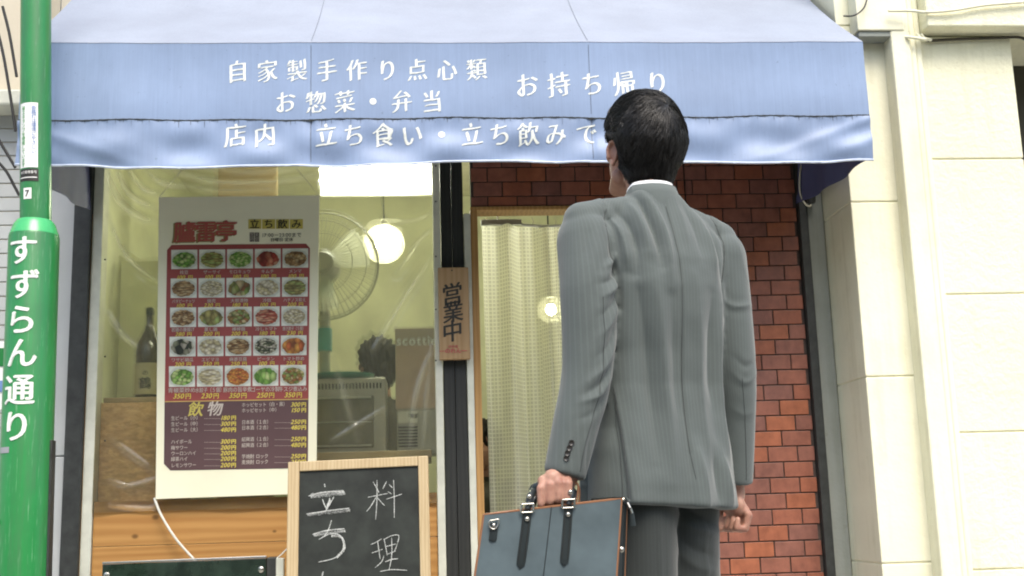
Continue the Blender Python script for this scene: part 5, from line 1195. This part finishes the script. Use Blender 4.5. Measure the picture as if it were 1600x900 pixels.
zp = MB(); a, b = bl(.99, .005).lerp(rl(.99, .005), .45), bl(.02, .02).lerp(rl(.02, .02), .45); zp.tube([b + Vector((0, 0, .003)), a + Vector((.004, 0, .002))], .0035, 6); zq = part('zip', zp, M['nickel'], bc, smooth=60)
z0 = a + Vector((.010, -.004, -.006)); part('zip_pull', MB().tube([z0, z0 + Vector((.005, -.003, -.012))], .0045, 8).tube([z0 + Vector((.006, -.003, -.013)), z0 + Vector((.009, -.003, -.024))], .004, 8), M['nickel'], zq, smooth=60); part('zip_tab', MB().tube([z0 + Vector((.009, -.004, -.024)), z0 + Vector((.010, -.004, -.052))], [.005, .007], 8, flat=.4), M['leather_dark'], zq, smooth=60)
g0 = bl(1, .30).lerp(rl(1, .30), .3); part('snap', MB().lathe([(.006, 0), (.006, -.004), (.002, -.006)], (g0.x + .002, g0.y - .005, g0.z), 14, 'y'), M['nickel'], bc, smooth=50)
mb = MB(); mb.tube([bl(.488 - .002 * t, t / 10, FYb) + Vector((0, -.0036, 0)) for t in range(0, 11)], .0012, 5); part('centre_seam', mb, M['leather_dark'], fp, smooth=60)
def fpt(u, v, d): 
    p = W(u, v, FYb); s_, t_ = min(max((u - 749) / 220, 0), 1), min(max((v - 790) / 265, 0), 1); return Vector((p.x, FYb - d - .0045 - .010 * math.sin(PI * s_) * math.sin(PI * t_), p.z))
def strap(pts, w, d, th=.004):
    pts = [np.array(p, float) for p in pts]; mb = MB(); L = spline(pts, 6); rings = []
    for i, p in enumerate(L):
        t = L[min(i + 1, len(L) - 1)] - L[max(i - 1, 0)]; t = t / np.linalg.norm(t); n_ = np.array([-t[1], t[0]]); f = i / (len(L) - 1); k = w * (1 if f < .86 else math.sqrt(max(.03, 1 - ((f - .86) / .14) ** 2)))
        a, b = p + n_ * k, p - n_ * k; A, B = fpt(a[0], a[1], d), fpt(b[0], b[1], d); mid = (A + B) / 2 + Vector((0, -.0022, 0)); rings.append([A, mid, B, B + Vector((0, th, 0)), A + Vector((0, th, 0))])
    return mb.loft(rings)
for tops, bots in (((824, 797), (812, 888)), ((888, 790), (880, 884))):
    st_ = part('handle_strap', strap([tops, ((tops[0] + bots[0]) / 2 + .6, (tops[1] + bots[1]) / 2), bots], 7.0, .001), M['leather_dark'], fp, smooth=50)
    for sgn in (-1, 1):
        pts = [fpt(tops[0] + sgn * 4.6 + (bots[0] - tops[0]) * f, tops[1] + (bots[1] - tops[1]) * f, .0044) for f in (.14, .4, .65, .88)]; part('stitching', MB().tube(pts, .0007, 5), M['slot'], st_)
    bu = MB(); cc = (tops[0] + .5, tops[1] - 3)
    q4 = [(cc[0] - 10, cc[1] - 6), (cc[0] + 9, cc[1] - 7), (cc[0] + 8, cc[1] + 6), (cc[0] - 11, cc[1] + 7)]; c3 = [fpt(a, b, .006) for a, b in q4]
    bu.tube([c3[0], c3[3]], .0028, 8); bu.tube([c3[1], c3[2]], .0028, 8); bu.tube([c3[0], c3[1]], .0018, 8); bu.tube([c3[3], c3[2]], .0018, 8); part('buckle', bu, M['nickel'], st_, smooth=60)
    for (u, v) in ((tops[0] - 1, tops[1] + 14), (tops[0] + 2.5, tops[1] - 21)):
        pp = fpt(u, v, .005); part('rivet', MB().lathe([(.0055, .002), (.0055, -.001), (.0035, -.003), (.001, -.0035)], pp, 16, 'y'), M['nickel'], st_, smooth=50)
# rolled handles: front one in the hand, rear one beside it
def handle(off, mat, r, nm, par):
    zt_ = HGZ; a0, b0 = fpt(824, 796, .0), fpt(888, 789, .0)
    pts = [a0 + off, fpt(829, 776, -.010) + off, Vector((HGX - .043, HGY + off.y, zt_ - .014)), Vector((HGX - .030, HGY + off.y, zt_)), Vector((HGX + .022, HGY + off.y, zt_ + .006)), Vector((HGX + .036, HGY + off.y, zt_ - .004)), fpt(893, 770, -.010) + off, b0 + off]
    L = spline(pts, 6); return part(nm, MB().tube(L, [r * (.8 + .35 * math.sin(PI * i / (len(L) - 1))) for i in range(len(L))], 12), mat, par, smooth=60)
handle(Vector((0, .002, 0)), M['leather_dark'], .0088, 'handle', bc)
ho = Vector((.016, .072, .0)); handle(ho, M['leather_dark'], .0080, 'handle', bc)
p1, p2, p3 = fpt(901, 790, 0) + Vector((0, .03, 0)), fpt(905, 757, 0) + Vector((0, .03, 0)), fpt(899, 752, 0) + Vector((0, .03, 0))
part('handle_edge', MB().tube(spline([p1, p1.lerp(p2, .5) + Vector((.002, 0, 0)), p2, p3], 6), .0022, 6).tube(spline([p1 + Vector((.010, .02, 0)), p2 + Vector((.006, .02, -.010)), p3 + Vector((.006, .02, -.002))], 6), .0020, 6), M['piping'], bc, smooth=60)
dt = part('ring_tab', strap([(772, 818), (771, 832), (769, 846)], 6.2, .001), M['leather_dark'], fp, smooth=50)
dc = [fpt(a, b, .005) for a, b in ((764, 817), (764.5, 822), (768, 826), (773, 826), (777, 821), (779, 812), (772, 812.5), (765, 814))]
part('ring', MB().tube([Vector(p) for p in spline(dc + [dc[0]], 5)], .0018, 8), M['nickel'], dt, smooth=60); pp = fpt(771, 821, .006); part('rivet', MB().lathe([(.004, .002), (.004, -.001), (.001, -.0025)], pp, 12, 'y'), M['nickel'], dt, smooth=50)
#MAN_END
